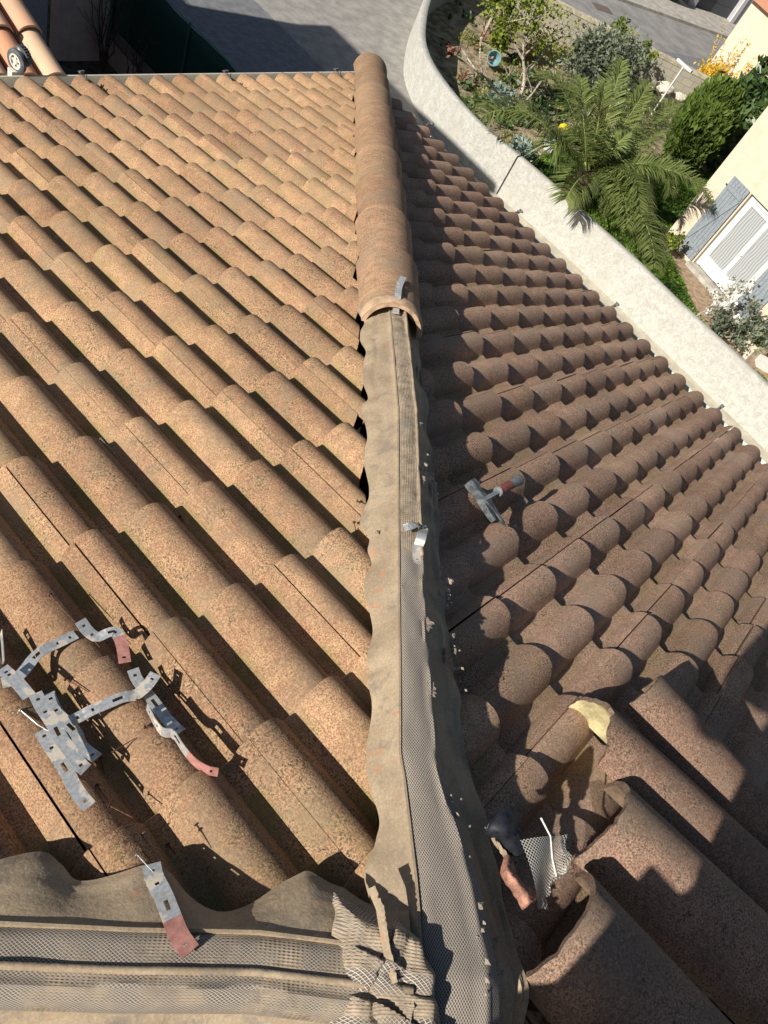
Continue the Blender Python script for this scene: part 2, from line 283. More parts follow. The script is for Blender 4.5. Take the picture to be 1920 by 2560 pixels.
def m_flash():
    t = NT('hip_flashing'); big = t.noise(9, 4, .6); fine = t.noise(120, 3, .7)
    c = t.mix(t.ramp(big, .3, .7), (.29,.22,.145), (.42,.325,.215))
    c = t.mix(t.ramp(t.noise(30, 4, .7), .55, .72, 0, .6), c, (.16,.13,.10))
    c = t.mix(t.ramp(fine, .52, .7, 0, .5), c, (.44,.36,.27)); c = t.mix(t.ramp(t.noise(230, 2, .7), .58, .46, 0, .22), c, (.12,.095,.075))
    c = t.mix(t.ramp(t.noise(14, 5, .75), .52, .66, 0, .55), c, (.17,.15,.13))
    c = t.mix(t.math('MULTIPLY', t.ramp(t.noise(45, 3), .60, .66), t.ramp(t.noise(4, 2), .55, .62)), c, (.40,.19,.11))
    return t.pbsdf(c, .75, 0, t.bump(t.math('ADD', fine, t.noise(35, 3)), .5, .002), .25)
M_flash = m_flash()
M_meshc = m_mesh('hip_mesh', (.52,.48,.42), (.115,.085,.062), .0064, .0044, .30, dirt=(.33,.26,.185))
M_rib = None
# ================================================================ roof tiles
def prof(a):
    # height of the tile surface at lateral position a: crest at a = 0, gentle fall on the right hand, steep wall on the left
    d = np.asarray(a) % ROLL; d = np.where(d > .077, d-ROLL, d)
    x = np.clip(np.abs(d)/np.where(d > 0, .0625, .0555), 0, 1)
    r = (1 - x**2)**.66; k = .14; h = np.clip(.5 + .5*(r-.03)/k, 0, 1)
    return .052*(.03*(1-h) + r*h + k*h*(1-h) - 1.0)
def slope(name, org, right, up, nrm, a0, cuts, mat, parent, jit, seed):
    # right: lateral direction seen looking up the slope, a0: lateral place of a jointed crest
    rng = np.random.default_rng(seed)
    org, right, up, nrm = [np.array(x, float) for x in (org, right, up, nrm)]
    bmAll = MB()
    T = .30; jr = .031
    na = 41
    al = np.linspace(jr-.30+.0014, jr-.0014, na)
    H = prof(al)
    ss = [0.0, .006, GAUGE*.33, GAUGE*.66, GAUGE, GAUGE+.05]
    n0 = math.floor((-8 - a0)/T); n1 = math.ceil((8 - a0)/T); rows = int(3.95/CP/GAUGE)+1
    for r in range(rows):
        for c in range(n0, n1):
            da, ds, dh = rng.normal(size=3)*np.array((.0012, .0022, .0011)); tw = rng.normal()*.0012; tilt = rng.normal()*.0012
            # quick reject
            mid = org + right*(a0 + c*T - .12) + up*(r*GAUGE+.15)
            if any((mid - np.array(p)) @ np.array(nn) < -.45 for p, nn, _ in cuts): continue
            P = np.empty((len(ss)+2, na, 3)); pan = np.empty((len(ss)+2, na))
            for i, s_ in enumerate([0, 0]+ss):
                hh = H.copy() - .030*(s_/GAUGE)
                if i == 0: hh = hh - .021; off = .005
                elif i == 1: hh = hh - .004; off = 0
                else: off = 0
                if i == 2: hh = hh + 0; s_ = .0025
                if i == 3: s_ = .010
                sidx = s_ + off
                hh = hh + dh + tw*(al+.12)*8 + tilt*s_/GAUGE
                P[i] = org + np.outer(al + a0 + c*T + da, right) + np.outer(np.full(na, r*GAUGE + sidx + ds + tw*(0)), up) + np.outer(hh, nrm)
                pan[i] = np.clip(1 - (H+.051)/.022, 0, 1)
            # side walls at both joints
            L = P[:, :1] - nrm*.014; Rr = P[:, -1:] - nrm*.014
            P = np.concatenate([L, P, Rr], 1); pan = np.concatenate([pan[:, :1], pan, pan[:, -1:]], 1)
            m = MB(); tv = rng.random(); m.grid(P, 0, pan=pan, tv=np.full(pan.shape, tv))
            # cut along the hips
            need = []; tm = -(mid[0]+mid[1])/2
            for p, nn, j in cuts:
                if j == .098 and tm > 3.1: j = .062
                d = (P.reshape(-1, 3) - np.array(p)) @ np.array(nn)
                dd = d - j - rng.normal()*jit
                if dd.max() < 0: need = None; break
                if dd.min() < 0: need.append((p, nn, j + rng.normal()*jit))
            if need is None: continue
            if need:
                me = bpy.data.meshes.new('tmp'); me.from_pydata(m.v, [], m.f)
                for k, arr in m.a.items():
                    at = me.attributes.new(k, 'FLOAT', 'POINT'); at.data.foreach_set('value', arr)
                b = bmesh.new(); b.from_mesh(me)
                for p, nn, j in need:
                    ang = rng.normal()*.05; n3 = Vector(nn); n3.rotate(Matrix.Rotation(ang, 3, 'Z'))
                    g = b.verts[:] + b.edges[:] + b.faces[:]
                    bmesh.ops.bisect_plane(b, geom=g, plane_co=Vector(p) + n3*j + Vector((mid[0]-p[0], mid[1]-p[1], 0)) - n3*((Vector((mid[0]-p[0], mid[1]-p[1], 0))).dot(Vector(nn))), plane_no=n3, clear_inner=True)
                    ed = [e for e in b.edges if e.is_boundary and abs((e.verts[0].co - e.verts[1].co).normalized().dot(n3)) < .08 and all(abs((v.co-Vector(p)).dot(Vector(nn)) - j) < .03 for v in e.verts)]
                    if ed:
                        ex = bmesh.ops.extrude_edge_only(b, edges=ed)
                        for v in [x for x in ex['geom'] if isinstance(x, bmesh.types.BMVert)]: v.co -= Vector(nrm)*.015
                b.verts.index_update()
                lt = b.verts.layers.float; la = {k: lt.get(k) for k in ('pan', 'tv')}
                V = [v.co[:] for v in b.verts]; F = [[v.index for v in f.verts] for f in b.faces]
                at = {k: [v[la[k]] for v in b.verts] for k in la}; at['tv'] = [tv]*len(V)
                b.free(); bpy.data.meshes.remove(me)
                if V: bmAll.add(V, F, 0, **at)
            else: bmAll.add(m.v, m.f, 0, **m.a)
    o = bmAll.build(name, mat, parent, recalc=False)
    return sharp(o, 50)
house = thing('tiled_house', 'low house under a hipped roof of brown interlocking roll tiles, seen from its peak', 'house', (-APEX, -APEX, G))
A2 = 2*APEX; q2 = 2**-.5
hipA = (0,0,0); hipB = (-A2,0,0)
slope('roof_slope', (0,0,0), (-1,0,0), (0,-CP,SP), (0,SP,CP), 2.3017, [((0,0,0), (-q2,q2,0), .098), ((-A2,0,0), (q2,q2,0), .075)], M_tile, house, .012, 1)
slope('roof_slope', (0,0,0), (0,1,0), (-CP,0,SP), (SP,0,CP), -2.285, [((0,0,0), (q2,-q2,0), .055), ((0,-A2,0), (q2,q2,0), .012)], M_tileR, house, .008, 2)
slope('roof_slope', (0,-A2,0), (1,0,0), (0,CP,SP), (0,-SP,CP), -2.3, [((0,-A2,0), (-q2,-q2,0), .012), ((-A2,-A2,0), (q2,-q2,0), .06)], M_tileR, house, .008, 3)
slope('roof_slope', (-A2,-A2,0), (0,-1,0), (CP,0,SP), (-SP,0,CP), 2.3, [((-A2,0,0), (-q2,-q2,0), .07), ((-A2,-A2,0), (-q2,q2,0), .06)], M_tile, house, .008, 4)
m = MB(); e = .16; az = (APEX-e)*TP - .085
cor = [(-e,-e,-.085),(-A2+e,-e,-.085),(-A2+e,-A2+e,-.085),(-e,-A2+e,-.085),(-APEX,-APEX,az)]
m.add(cor, [(0,1,4),(1,2,4),(2,3,4),(3,0,4),(3,2,1,0)]); m.build('blackout_deck', M_deck, house)  # dark sheet added under the tiles to block light and blacken their gaps
m = MB(); m.box((-A2+.45,-A2+.45,G),(-.45,-.45,-.14)); m.build('wall', M_stucco, house)
def gutter(p0, p1, out):
    # half round gutter under an eave; out: outward direction
    p0, p1, out = map(Vector, (p0, p1, out)); m = MB()
    th = np.linspace(-math.pi, 0, 11); P = []
    for r in (.055, .0535):
        P += [[p + out*(r*math.cos(a)) + Vector((0,0,r*math.sin(a))) for p in (p0, p1)] for a in (th if r > .054 else th[::-1])]
    P.append(P[0]); m.grid(P)
    m.tube([p0+out*.056, p1+out*.056], .007, 8); return sharp(m.build('gutter', M_gut, house, recalc=True), 50)
gutter((.06,.055,-.075), (-A2-.05,.055,-.075), (0,1,0))
gutter((.05,.06,-.092), (.05,-A2-.05,-.092), (1,0,0))
m = MB(); m.lathe([(.04,0),(.04,-5.3)], (-A2+.2,.02,-.12)); m.build('downpipe', M_gut, house, smooth=True)
M_hook = m_plain('dull_hook', (.20,.19,.18), .6, .4, var=.3, scale=50)
# hooks screwed on every fourth eave tile
for p, d in [(p, (0,1,0)) for p in HOOKS] + [(p, (1,0,0)) for p in HOOKSR]:
    d = Vector(d); c = Vector(p); sd = d.cross(Vector((0,0,1))); m = MB()
    m.obox(c + d*-.02 + Vector((0,0,.004)), d*.022, sd*.009, Vector((0,0,.002)))
    m.obox(c + d*.012 + Vector((0,0,.012)), d*.003, sd*.012, Vector((0,0,.008)))
    m.obox(c + d*.022 + Vector((0,0,.006)), d*.010, sd*.012, Vector((0,0,.002)))
    m.tube([c + d*-.025 + Vector((0,0,.004)), c + d*-.028 + Vector((0,0,.024))], .004, 6)
    m.build('tile_hook', M_hook, house)
# ---------------------------------------------------------------- hips
HS = math.sqrt(2 + TP*TP)
def H1(t, v, h): return np.array((-t + v*q2, -t - v*q2, (t if t < APEX else 2*APEX-t)*TP + h))       # front hip, v > 0 on the right hand slope
def H2(t, v, h): return np.array((-APEX - t + v*q2, -APEX + t + v*q2, (APEX-t)*TP + h))   # side hip, v > 0 on the sunny slope
def cap(axf, d, L, r0, r1, mat, name, parent, rag0=0, rag1=0, skew=(0,0), thick=.014, half=math.pi/2, flat=.95, nseg=22, seed=0, lean=0., ends=None):
    # half round ridge tile: origin axf, axis d, radii r0 (start) to r1 (end); ragged ends; skew shifts the left/right rim along the axis
    rng = np.random.default_rng(seed); d = Vector(d).normalized(); z = Vector((0,0,1)); z = (z - d*z.dot(d)).normalized(); x = d.cross(z)
    x, z = x*math.cos(lean) + z*math.sin(lean), z*math.cos(lean) - x*math.sin(lean)
    o = Vector(axf); th = np.linspace(-half, half, nseg+1); ns = 9
    n0 = np.cumsum(rng.normal(size=nseg+1))*rag0*.4 + rng.normal(size=nseg+1)*rag0*.5; n1 = np.cumsum(rng.normal(size=nseg+1))*rag1*.4 + rng.normal(size=nseg+1)*rag1*.5
    n0 -= n0.mean(); n1 -= n1.mean()
    outer, inner = [], []
    for i in range(ns):
        f = i/(ns-1); f = f*f*(3-2*f) if False else f
        ro, ri = [], []
        for k, a in enumerate(th):
            lo = n0[k] + skew[0]*(-a/half) ; hi = L + n1[k] + skew[1]*(-a/half)
            s = lo + (hi-lo)*f; r = r0 + (r1-r0)*np.clip(s/L, -.2, 1.2)
            for lst, rr in ((ro, r), (ri, r-thick)):
                lst.append(o + d*s + x*(rr*math.sin(a)) + z*(rr*flat*math.cos(a) if abs(a) < 1.5707 else 0))
        outer.append(ro); inner.append(ri)
    m = MB(); tv = rng.random(); n = nseg+1; tvs = np.full((ns, n), tv)
    uu = np.repeat(np.linspace(0, L, ns)[:,None], n, 1) + seed*1.7; vv = np.repeat(th[None,:], ns, 0)
    m.grid(outer, 0, tv=tvs, u=uu, v=vv); m.grid(np.array(inner)[:, ::-1], 1)
    for e_ in (0, ns-1): m.grid([outer[e_], inner[e_]], 2)
    m.grid([[r[0] for r in outer], [r[0] for r in inner]], 2); m.grid([[r[-1] for r in outer], [r[-1] for r in inner]], 2)
    o_ = m.build(name, [mat] + (ends or [M_tileI, M_tileN]), parent, recalc=True); return sharp(o_, 45)
hd = Vector((-1,-1,TP)).normalized()
for i in range(9):
    t0 = -.02 + i*.405/HS; tend = .44 if i < 8 else .425
    cap(H1(t0, 0, -.022 + .012), hd, tend, .123, .105, M_tileC, 'hip_cap', house, .0015, .0012, seed=20+i)
# smooth unweathered neck of the topmost cap
m = MB(); t0 = -.02 + 8*.405/HS; c0 = Vector(H1(t0, 0, -.010)); zz = (Vector((0,0,1)) - hd*hd.z).normalized(); xx = hd.cross(zz)
P = [[c0 + hd*s + (xx*math.sin(a) + zz*.95*math.cos(a))*r for a in np.linspace(-1.5, 1.5, 25)] for s, r in ((.372,.1095),(.374,.1122),(.388,.1130),(.405,.1120),(.418,.1095),(.4255,.1060))]
m.grid(P); sharp(m.build('cap_neck', M_neck, house), 60)
# white bedding plug at the foot of the hip
m = MB(); m.lathe([(.0,.03),(.05,.028),(.075,.015),(.085,-.03),(.09,-.07)], (-.02,-.02,.02)); m.build('end_plug', M_gut, house, smooth=True)
# ---------------------------------------------------------------- vented hip rolls (stripped of their caps)
def vnoise(x, seed, n=400):
    r = np.random.default_rng(seed).normal(size=n); i = np.floor(x).astype(int) % (n-1); f = x - np.floor(x); f = f*f*(3-2*f)
    return r[i]*(1-f) + r[i+1]*f
def lerp(x, xs, ys): return float(np.interp(x, xs, ys))
def roll(Hf, t0, t1, seed, cx, wx, ledge, redge, clean, rise, torn=None):
    ts = np.arange(t0, t1, .006); nv = 11
    Lf, Rf, Cn, Cu, Cv, Cd = [], [], [], [], [], []
    for t in ts:
        c = lerp(t, *cx); w_ = lerp(t, *wx); hh = lerp(t, *rise); u = t*HS
        bl = c - .030*w_; br = c + .045*w_
        le = ledge(t); re = redge(t); n = lambda k, s=22.: vnoise(np.array([t*s + 50*k]), seed+k)[0]
        el = -.014 + .005*n(1, 12.) + .008*math.sin(t*HS*2*math.pi/.212 + .5)
        er = -.022 + .006*n(2) + .006*math.sin(t*HS*2*math.pi/.212 + 2)
        row = []
        for j in range(nv):           # left flange from edge to bead
            f = j/(nv-1); v = le + (bl-le)*f; h = el*(1-f)**1.3 + (hh-.014)*f**.8 + .0022*n(3+j, 9)*(1-f)
            row.append((t + .004*n(40, 30)*(1-f), v, h))
        Lf.append([Hf(*p) for p in row] + [Hf(t, bl+.002, hh-.005), Hf(t, bl+.006, hh-.004), Hf(t, bl+.008, hh-.010)])
        rr = []
        for j in range(nv):
            f = j/(nv-1); v = br + (re-br)*f; h = (hh-.034)*(1-f)**1.4 + er*f**.8 + .003*n(20+j, 15)*f
            rr.append(Hf(t + .004*n(41, 30)*f, v, h))
        Rf.append([Hf(t, br-.006, hh-.016)] + rr)
        prof_ = [(-.026,-.012),(-.020,-.004),(-.012,.0),(.0,.004),(.012,.006),(.020,.006),(.0235,.0095),(.028,.0095),(.031,.004),(.040,-.003),(.046,-.016),(.048,-.034)]
        Cn.append([Hf(t, c + a*w_, hh + b + .0016*n(60+k, 25)) for k, (a, b) in enumerate(prof_)])
        arc = np.cumsum([0]+[math.hypot(prof_[k+1][0]-prof_[k][0], prof_[k+1][1]-prof_[k][1])*w_ for k in range(len(prof_)-1)])
        Cu.append([u]*len(prof_)); Cv.append(arc); Cd.append([.5*(1 - np.clip((t-clean[0])/(clean[1]-clean[0]), 0, 1))*(1 if clean[1] > clean[0] else 1)]*len(prof_))
    return Lf, Rf, Cn, Cu, Cv, Cd
SH1 = ([2.4,2.9,3.38,3.63,3.77,3.9],[0,0,-.034,-.046,-.014,.0]); WX1 = ([2.4,3.4,3.55,3.66,3.77,3.95],[.95,.95,1.05,1.15,1.6,1.9])
Lf, Rf, Cn, Cu, Cv, Cd = roll(H1, 2.36, 4.02, 3, SH1, WX1, lambda t: -.102 + .004*vnoise(np.array([t*30]), 9)[0] + .005*math.sin(t*HS*2*math.pi/.212) - .006*(t > 3.5),
   lambda t: lerp(t, [2.4,3.0,3.35,3.63,3.8,3.95],[.112,.108,.085,.100,.140,.15]) + .003*vnoise(np.array([t*24]), 12)[0], (3.18,3.42), ([2.3,3.6,3.8,3.95],[.054,.056,.050,.030]))
m = MB(); m.grid(Lf); sharp(m.build('hip_flashing', M_flash, house, solid=.0015), 60)
m = MB(); m.grid(Rf); sharp(m.build('hip_flashing', M_flash, house, solid=.0015), 60)
m = MB(); m.grid(Cn, 0, u=Cu, v=Cv, dirt=Cd); vent = sharp(m.build('vent_mesh', M_meshc, house), 60)
# longitudinal bead over the mesh
m = MB(); m.tube([np.array(r[6])*.5 + np.array(r[7])*.5 + np.array((0,0,.0005)) for r in Cn[::3] if True][:-40], [.0038 + .0022*vnoise(np.array([k*.55]), 501)[0]*.5 + .0012*vnoise(np.array([k*1.7]), 502)[0]*.5 for k in range(len(Cn[::3])-40)], 6); m.build('bead', M_flash, house, smooth=True)
SH2 = ([0,.5,1.2],[0,0,0]); WX2 = ([0,.5,1.2],[1.25,1.25,1.25])
Lf2, Rf2, Cn2, Cu2, Cv2, Cd2 = roll(lambda t, v, h: H2(t - .02*max(0, -v)*4*(t < .12), -v, h + 9.*max(0, .105-t)**2), .055, 3.4, 33, ([0,.08,.2,.32,.45,.6,3.5],[.012,.004,-.004,.004,.008,0,0]), WX2,
   lambda t: -.100 - .014*vnoise(np.array([t*17]), 39)[0] - .016*math.sin(t*HS*2*math.pi/.212+1.2) - .022*math.exp(-((t-.15)/.05)**2), lambda t: .13 + .004*vnoise(np.array([t*20]), 42)[0], (-.2,.9), ([0,.1,3.5],[.040,.056,.056]))
m = MB(); m.grid(Lf2); sharp(m.build('hip_flashing', M_flash, house, solid=.0015), 60)
m = MB(); m.grid(Rf2); sharp(m.build('hip_flashing', M_flash, house, solid=.0015), 60)
m = MB(); m.grid(Cn2, 0, u=Cu2, v=Cv2, dirt=Cd2); sharp(m.build('vent_mesh', M_meshc, house), 60)
m = MB(); m.tube([np.array(r[4]) + np.array((0,0,.002)) for r in Cn2[::3]], .0055, 6); m.build('bead', M_flash, house, smooth=True)
# crumpled dusty mesh over the peak where the rolls meet
P = []; U = []; V = []; Dd = []
pc = [np.array(q) for q in PATCH]
for i in range(52):
    f = i/51; rw = []; ru = []; rv = []; rd_ = []
    for j in range(52):
        g = j/51; p = (pc[0]*(1-f)+pc[1]*f)*(1-g) + (pc[3]*(1-f)+pc[2]*f)*g
        n1 = vnoise(np.array([p[0]*38 + 4*math.sin(p[1]*21)]), 71)[0]; n2 = vnoise(np.array([p[1]*46 + 4*math.sin(p[0]*27)]), 72)[0]; n3 = vnoise(np.array([(p[0]+p[1])*70]), 73)[0]
        ed = min(f, 1-f, g, 1-g)
        t = max(abs(p[0]+APEX), abs(p[1]+APEX)); z = (APEX - t)*TP + .074 - .030*max(0, 1-ed*7) + (.005*abs(n1) + .0045*n2 + .002*n3)*(.4+min(1, ed*5))
        rw.append((p[0] + .003*n2, p[1] + .003*n1, z)); ru.append((p[0]-p[1])*.707 + .002*n1); rv.append((p[0]+p[1])*.707 + .002*n2); rd_.append(.26 + .16*n3)
    P.append(rw); U.append(ru); V.append(rv); Dd.append(rd_)
m = MB(); m.grid(P, 0, u=U, v=V, dirt=Dd); sharp(m.build('crumpled_mesh', M_meshc, house), 60)
m = MB(); fp = [np.array(p_) for p_ in FRAY]; n_ = 40; P = []
for i in range(n_):
    f = i/(n_-1)*(len(fp)-1); k = min(int(f), len(fp)-2); p_ = fp[k]*(1-(f-k)) + fp[k+1]*(f-k); wob = vnoise(np.array([i*.8]), 611)[0]
    P.append([p_ + np.array((-.006,.002,-.012)), p_ + np.array((-.0035,.001,-.001+.002*wob)), p_ + np.array((0,0,.002+.002*wob)), p_ + np.array((.0015,-.001,-.001)), p_ + np.array((.002+.001*wob,-.001,-.014))])
m.grid(P); sharp(m.build('torn_edge', [M_flash], house), 70)
# laths and other hips under plain ridge caps behind the viewer
for k, (dx, dy, s0) in enumerate((((-1),(-1),.55), (1,-1,1.9))):
    dv = Vector((dx, dy, -TP*1.0)).normalized()
    for i in range(10):
        s = s0 + i*.405
        if s > 5.0: break
        cap(Vector((-APEX, -APEX, APEX*TP - .01)) + dv*s, dv, .44, .110, .124, M_tileC, 'hip_cap', house, .0015, .0015, seed=60+10*k+i)

# ================================================================ loose things on the roof
M_steel = m_plain('hammer_steel', (.16,.175,.18), .5, .6, var=.3, scale=60, bump=.2, bscale=150, bd=.001)
M_chrome = m_plain('hammer_shaft', (.55,.56,.58), .25, .9, var=.1, scale=60, bump=0)
M_redgrip = m_plain('hammer_grip_red', (.25,.075,.06), .55, var=.2, scale=60, bump=.1)
M_greygrip = m_plain('hammer_grip_grey', (.17,.18,.18), .5, var=.15, scale=60, bump=.1)
M_pink = m_plain('pink_paint', (.40,.19,.16), .5, .05, var=.15, scale=70, bump=.1, bscale=150, bd=.001)
M_rust = m_plain('rusty_iron', (.13,.065,.035), .75, .3, var=.35, scale=150, bump=.3, bscale=300, bd=.001)
M_nail = m_plain('bright_nail', (.34,.33,.31), .4, .6, var=.3, scale=150)
def m_zincw():
    t = NT('worn_zinc_strip'); n1 = t.noise(34, 4, .6); n2 = t.noise(160, 3)
    paint = t.ramp(n1, .55, .59)
    c = t.mix(t.ramp(n2, .3, .7), (.52,.53,.52), (.74,.74,.72)); c = t.mix(t.math('MULTIPLY', paint, .8), c, (.46,.39,.30))
    return t.pbsdf(c, t.math('ADD', .36, t.math('MULTIPLY', paint, .4)), t.math('SUBTRACT', .6, t.math('MULTIPLY', paint, .55)), t.bump(n2, .15, .001), .4)
M_zincw = m_zincw()
NL = Vector((0, SP, CP))
def strip_clip(P, width, label, pink=0., slot=True, wdir=None, cat='tile clip', group='loose hip tile clips'):
    P = [Vector(p) for p in P]
    # round the bends a little, then resample
    Q = [P[0]]
    for a, b, c in zip(P, P[1:], P[2:]):
        Q += [b.lerp(a, .22), b.lerp(c, .22)]
    Q.append(P[-1])
    seg = [0]
    for a, b in zip(Q, Q[1:]): seg.append(seg[-1] + (b-a).length)
    Ltot = seg[-1]
    def at(s):
        for i in range(len(Q)-1):
            if s <= seg[i+1]: return Q[i].lerp(Q[i+1], (s-seg[i])/max(seg[i+1]-seg[i], 1e-6))
        return Q[-1].copy()
    holes = []
    if slot and Ltot > .09: holes.append((Ltot*.44, Ltot*.44+.018, .0032))
    holes += [(.010, .0145, .0024), (Ltot*.22, Ltot*.22+.0045, .0024)]
    if Ltot > .1: holes.append((Ltot-.014, Ltot-.0095, .0024))
    cuts = sorted(set([0, Ltot] + [x for h in holes for x in h[:2]] + list(np.linspace(0, Ltot, 40)) + seg))
    ch = [c for i, c in enumerate(cuts) if i == 0 or c - cuts[i-1] > 1e-5]
    rows = []; prev = None
    for s in ch:
        p = at(s); t = (at(min(s+.004, Ltot)) - at(max(s-.004, 0))).normalized()
        wv = Vector(wdir) if wdir is not None else t.cross(NL)
        wv = (wv - t*wv.dot(t)).normalized()
        if prev is not None and wv.dot(prev) < 0: wv = -wv
        prev = wv
        hw = .0032
        rows.append([p + wv*x for x in (-width/2, -hw, hw, width/2)])
    m = MB(); V = [q for r in rows for q in r]; F = []; mi = []
    for i in range(len(ch)-1):
        mid = (ch[i]+ch[i+1])/2
        for j in range(3):
            if j == 1 and any(h[0]-1e-6 <= mid <= h[1]+1e-6 for h in holes): continue
            F.append((i*4+j, i*4+j+1, i*4+4+j+1, i*4+4+j)); mi.append(1 if mid > Ltot*(1-pink) else 0)
    m.v = [tuple(v) for v in V]; m.f = [list(f) for f in F]; m.m = mi
    o = m.build('tile_clip', [M_zincw, M_pink], solid=.0012); sharp(o, 35)
    return tag(o, label, cat, group)
CL = CLIPS
strip_clip(CL['A'], .022, 'bare zinc tile clip with a tan worn end, upper left of the clip pile')
strip_clip(CL['B'], .022, 'zinc tile clip bent into an S with a pink painted end, topmost of the pile', .38)
strip_clip(CL['C'], .022, 'zinc tile clip with a long slot at the left edge, leading into the pile', slot=True)
strip_clip(CL['D'], .022, 'stepped silver tile clip lying on top of the tangle, rusty slot in its middle')
strip_clip(CL['E'], .020, 'darker zinc tile clip under the stepped silver one, curled at its lower end')
strip_clip(CL['F'], .022, 'pinkish brown tile clip with a white rounded silver foot at the bottom of the tangle')
strip_clip(CL['G'], .022, 'zinc tile clip bridging from the tangle to the right, a nail on its end')
strip_clip(CL['H'], .021, 'zinc tile clip with a curled up head under the bridging clip')
strip_clip(CL['I'], .020, 'zinc tile clip standing on its edge with a pink tip pointing to the hip', .34, wdir=(.15,.45,.85))
strip_clip(CL['J'], .014, 'short dark tile clip cut off by the left edge of the photo', slot=False, wdir=(.3,.2,.9))
strip_clip(CL['K'], .026, 'single tile clip with two nails and a pink end resting on the lower mesh roll', .36, group='tile clips still on the hip rolls')
strip_clip(CL['Lc'], .022, 'silver tile clip hooked over the open end of the last hip cap', slot=False, group='tile clips still on the hip rolls')
strip_clip(CL['M1'] + CL['M2'], .022, 'twisted silver tile clip with a pink flap halfway along the mesh roll', 0, False, group='tile clips still on the hip rolls')
LB = ['long rusty nail in the shade above the clip pile', 'thin nail point beside the S shaped clip', 'thin dark nail lying on the tile between the two clip groups', 'bent nail with a bright ring at the left of the tangle', 'rusty twig like nail sticking out right of the tangle',
 'short nail hanging down under the tangle', 'rusty nail lying at the foot of the pile, head to the left', 'faint bent nail below the tangle', 'nail with a flat head lying across the bridging clip', 'nail point showing under the bridging clip',
 'bright nail left of the pair standing in the lone clip', 'brown nail right of the pair standing in the lone clip', 'bright steel nail above the lone clip', 'thin nail casting a shadow right of the lone clip', 'bright thin nail in a roll shadow high on the sunny slope',
 'rusty nail upright in the shade beside the hip flashing', 'short nail in a roll shadow in the middle of the sunny slope', 'nail end at a broken tile edge by the hip', 'rusty nail inside the bend of the edge standing clip']
for P, lb in zip(NAILS, LB):
    m = MB(); P = [Vector(p) + NL*.003 for p in P]; bright = 'bright' in lb
    m.tube(P, [.0014]*(len(P)-1) + [.0008], 6, 0)
    d = (P[1]-P[0]).normalized(); m.lathe([(0,-.001),(.0042,-.001),(.0042,.0006),(0,.0006)], P[0], d, 10, 0)
    tag(m.build('nail', M_nail if bright else M_rust, smooth=False), lb, 'nail', 'loose roofing nails')
# ---------------------------------------------------------------- roofing hammer
hp, ht, he, hh, hc, hn = [Vector(HAM[k]) for k in ('poll','tip','eye','hend','claw','neck')]
NR = Vector((SP, 0, CP))
ham = thing('roofing_hammer', 'roofing hammer with long pick head and red grey grip on the shaded slope', 'hammer', tuple(he))
A = (ht - hp); Lh = A.length; A.normalize(); Hd = (hh - he); Hd = (Hd - A*Hd.dot(A)).normalized(); Nn = A.cross(Hd).normalized()
if Nn.z < 0: Nn = -Nn
m = MB()
# head: square face, neck, cheek round the eye, tapering pick; stations along A: (s, half height along handle axis, half thickness, offset along handle axis)
st = [(0,.0145,.0145,0),(.004,.0158,.0155,0),(.024,.0158,.0155,0),(.028,.0138,.0135,0),(.045,.0140,.0135,0),(.058,.0170,.0145,0),(.074,.0170,.0145,.0),(.086,.0138,.0125,.002),(.110,.0102,.010,.005),(Lh*.86,.0060,.0065,.010),(Lh,.0012,.002,.013)]
P = []
for s, a, b, off in st:
    c = hp + A*s + Hd*off
    P.append([c + Hd*a*x + Nn*b*y for x, y in ((-1,-.7),(-.7,-1),(.7,-1),(1,-.7),(1,.7),(.7,1),(-.7,1),(-1,.7))])
m.grid(P, closed=True); m.add(P[0], [tuple(range(8))]); m.add(P[-1], [tuple(range(7,-1,-1))])
# nail claw beside the pick, pointing away from the handle
cb = hp + A*.066 - Hd*.010; ce = hp + A*.128 - Hd*.022
pr = []
for f, a, b in ((0,.008,.010),(.35,.0075,.0095),(.7,.0065,.009),(1,.003,.0075)):
    c = cb.lerp(ce, f); pr.append([c + Hd*a*x + Nn*b*y for x, y in ((-1,-1),(1,-1),(1,1),(-1,1))])
m.grid(pr, closed=True); m.add(pr[-1], [(0,1,2,3)]); m.add(pr[0], [(0,1,2,3)])
sharp(m.build('head', M_steel, ham, bevel=0), 35)
m = MB(); m.tube([he, he + Hd*.02, he + Hd*.12], .0068, 14); sharp(m.build('shaft', M_chrome, ham), 50)
Lg = (hh-he).length
def ell(c, a, b): return [c + A*a*math.cos(x) + Nn*b*math.sin(x) for x in np.linspace(0, 2*math.pi, 19)[:-1]]
gs = [(.088,.0085,.0085),(.091,.0125,.0115),(.10,.0145,.013),(.13,.0150,.0135),(.165,.0135,.0125),(.2,.0140,.013),(Lg-.012,.0165,.0145),(Lg-.002,.0165,.0145),(Lg,.0145,.0125)]
m = MB(); P = [ell(he + Hd*s, a, b) for s, a, b in gs]; m.grid(P, closed=True); m.add(P[-1], [tuple(range(18))]); m.add(P[0], [tuple(range(17,-1,-1))])
grip = sharp(m.build('grip', M_redgrip, ham), 50)
m = MB(); P = [[he + Hd*s + A*(a+.0008)*math.cos(x) + Nn*(b+.0008)*math.sin(x) for x in np.linspace(.5 if s < .16 else -.4, 2.6 if s < .16 else 3.6, 12)] for s, a, b in gs[4:]]
m.grid(P); sharp(m.build('grip_inlay', M_greygrip, grip), 50)
m = MB(); m.lathe([(0,0),(.0135,0),(.0155,.004),(.0135,.008),(0,.009)], he + Hd*.083, Hd, 18); sharp(m.build('collar', M_greygrip, grip), 40)
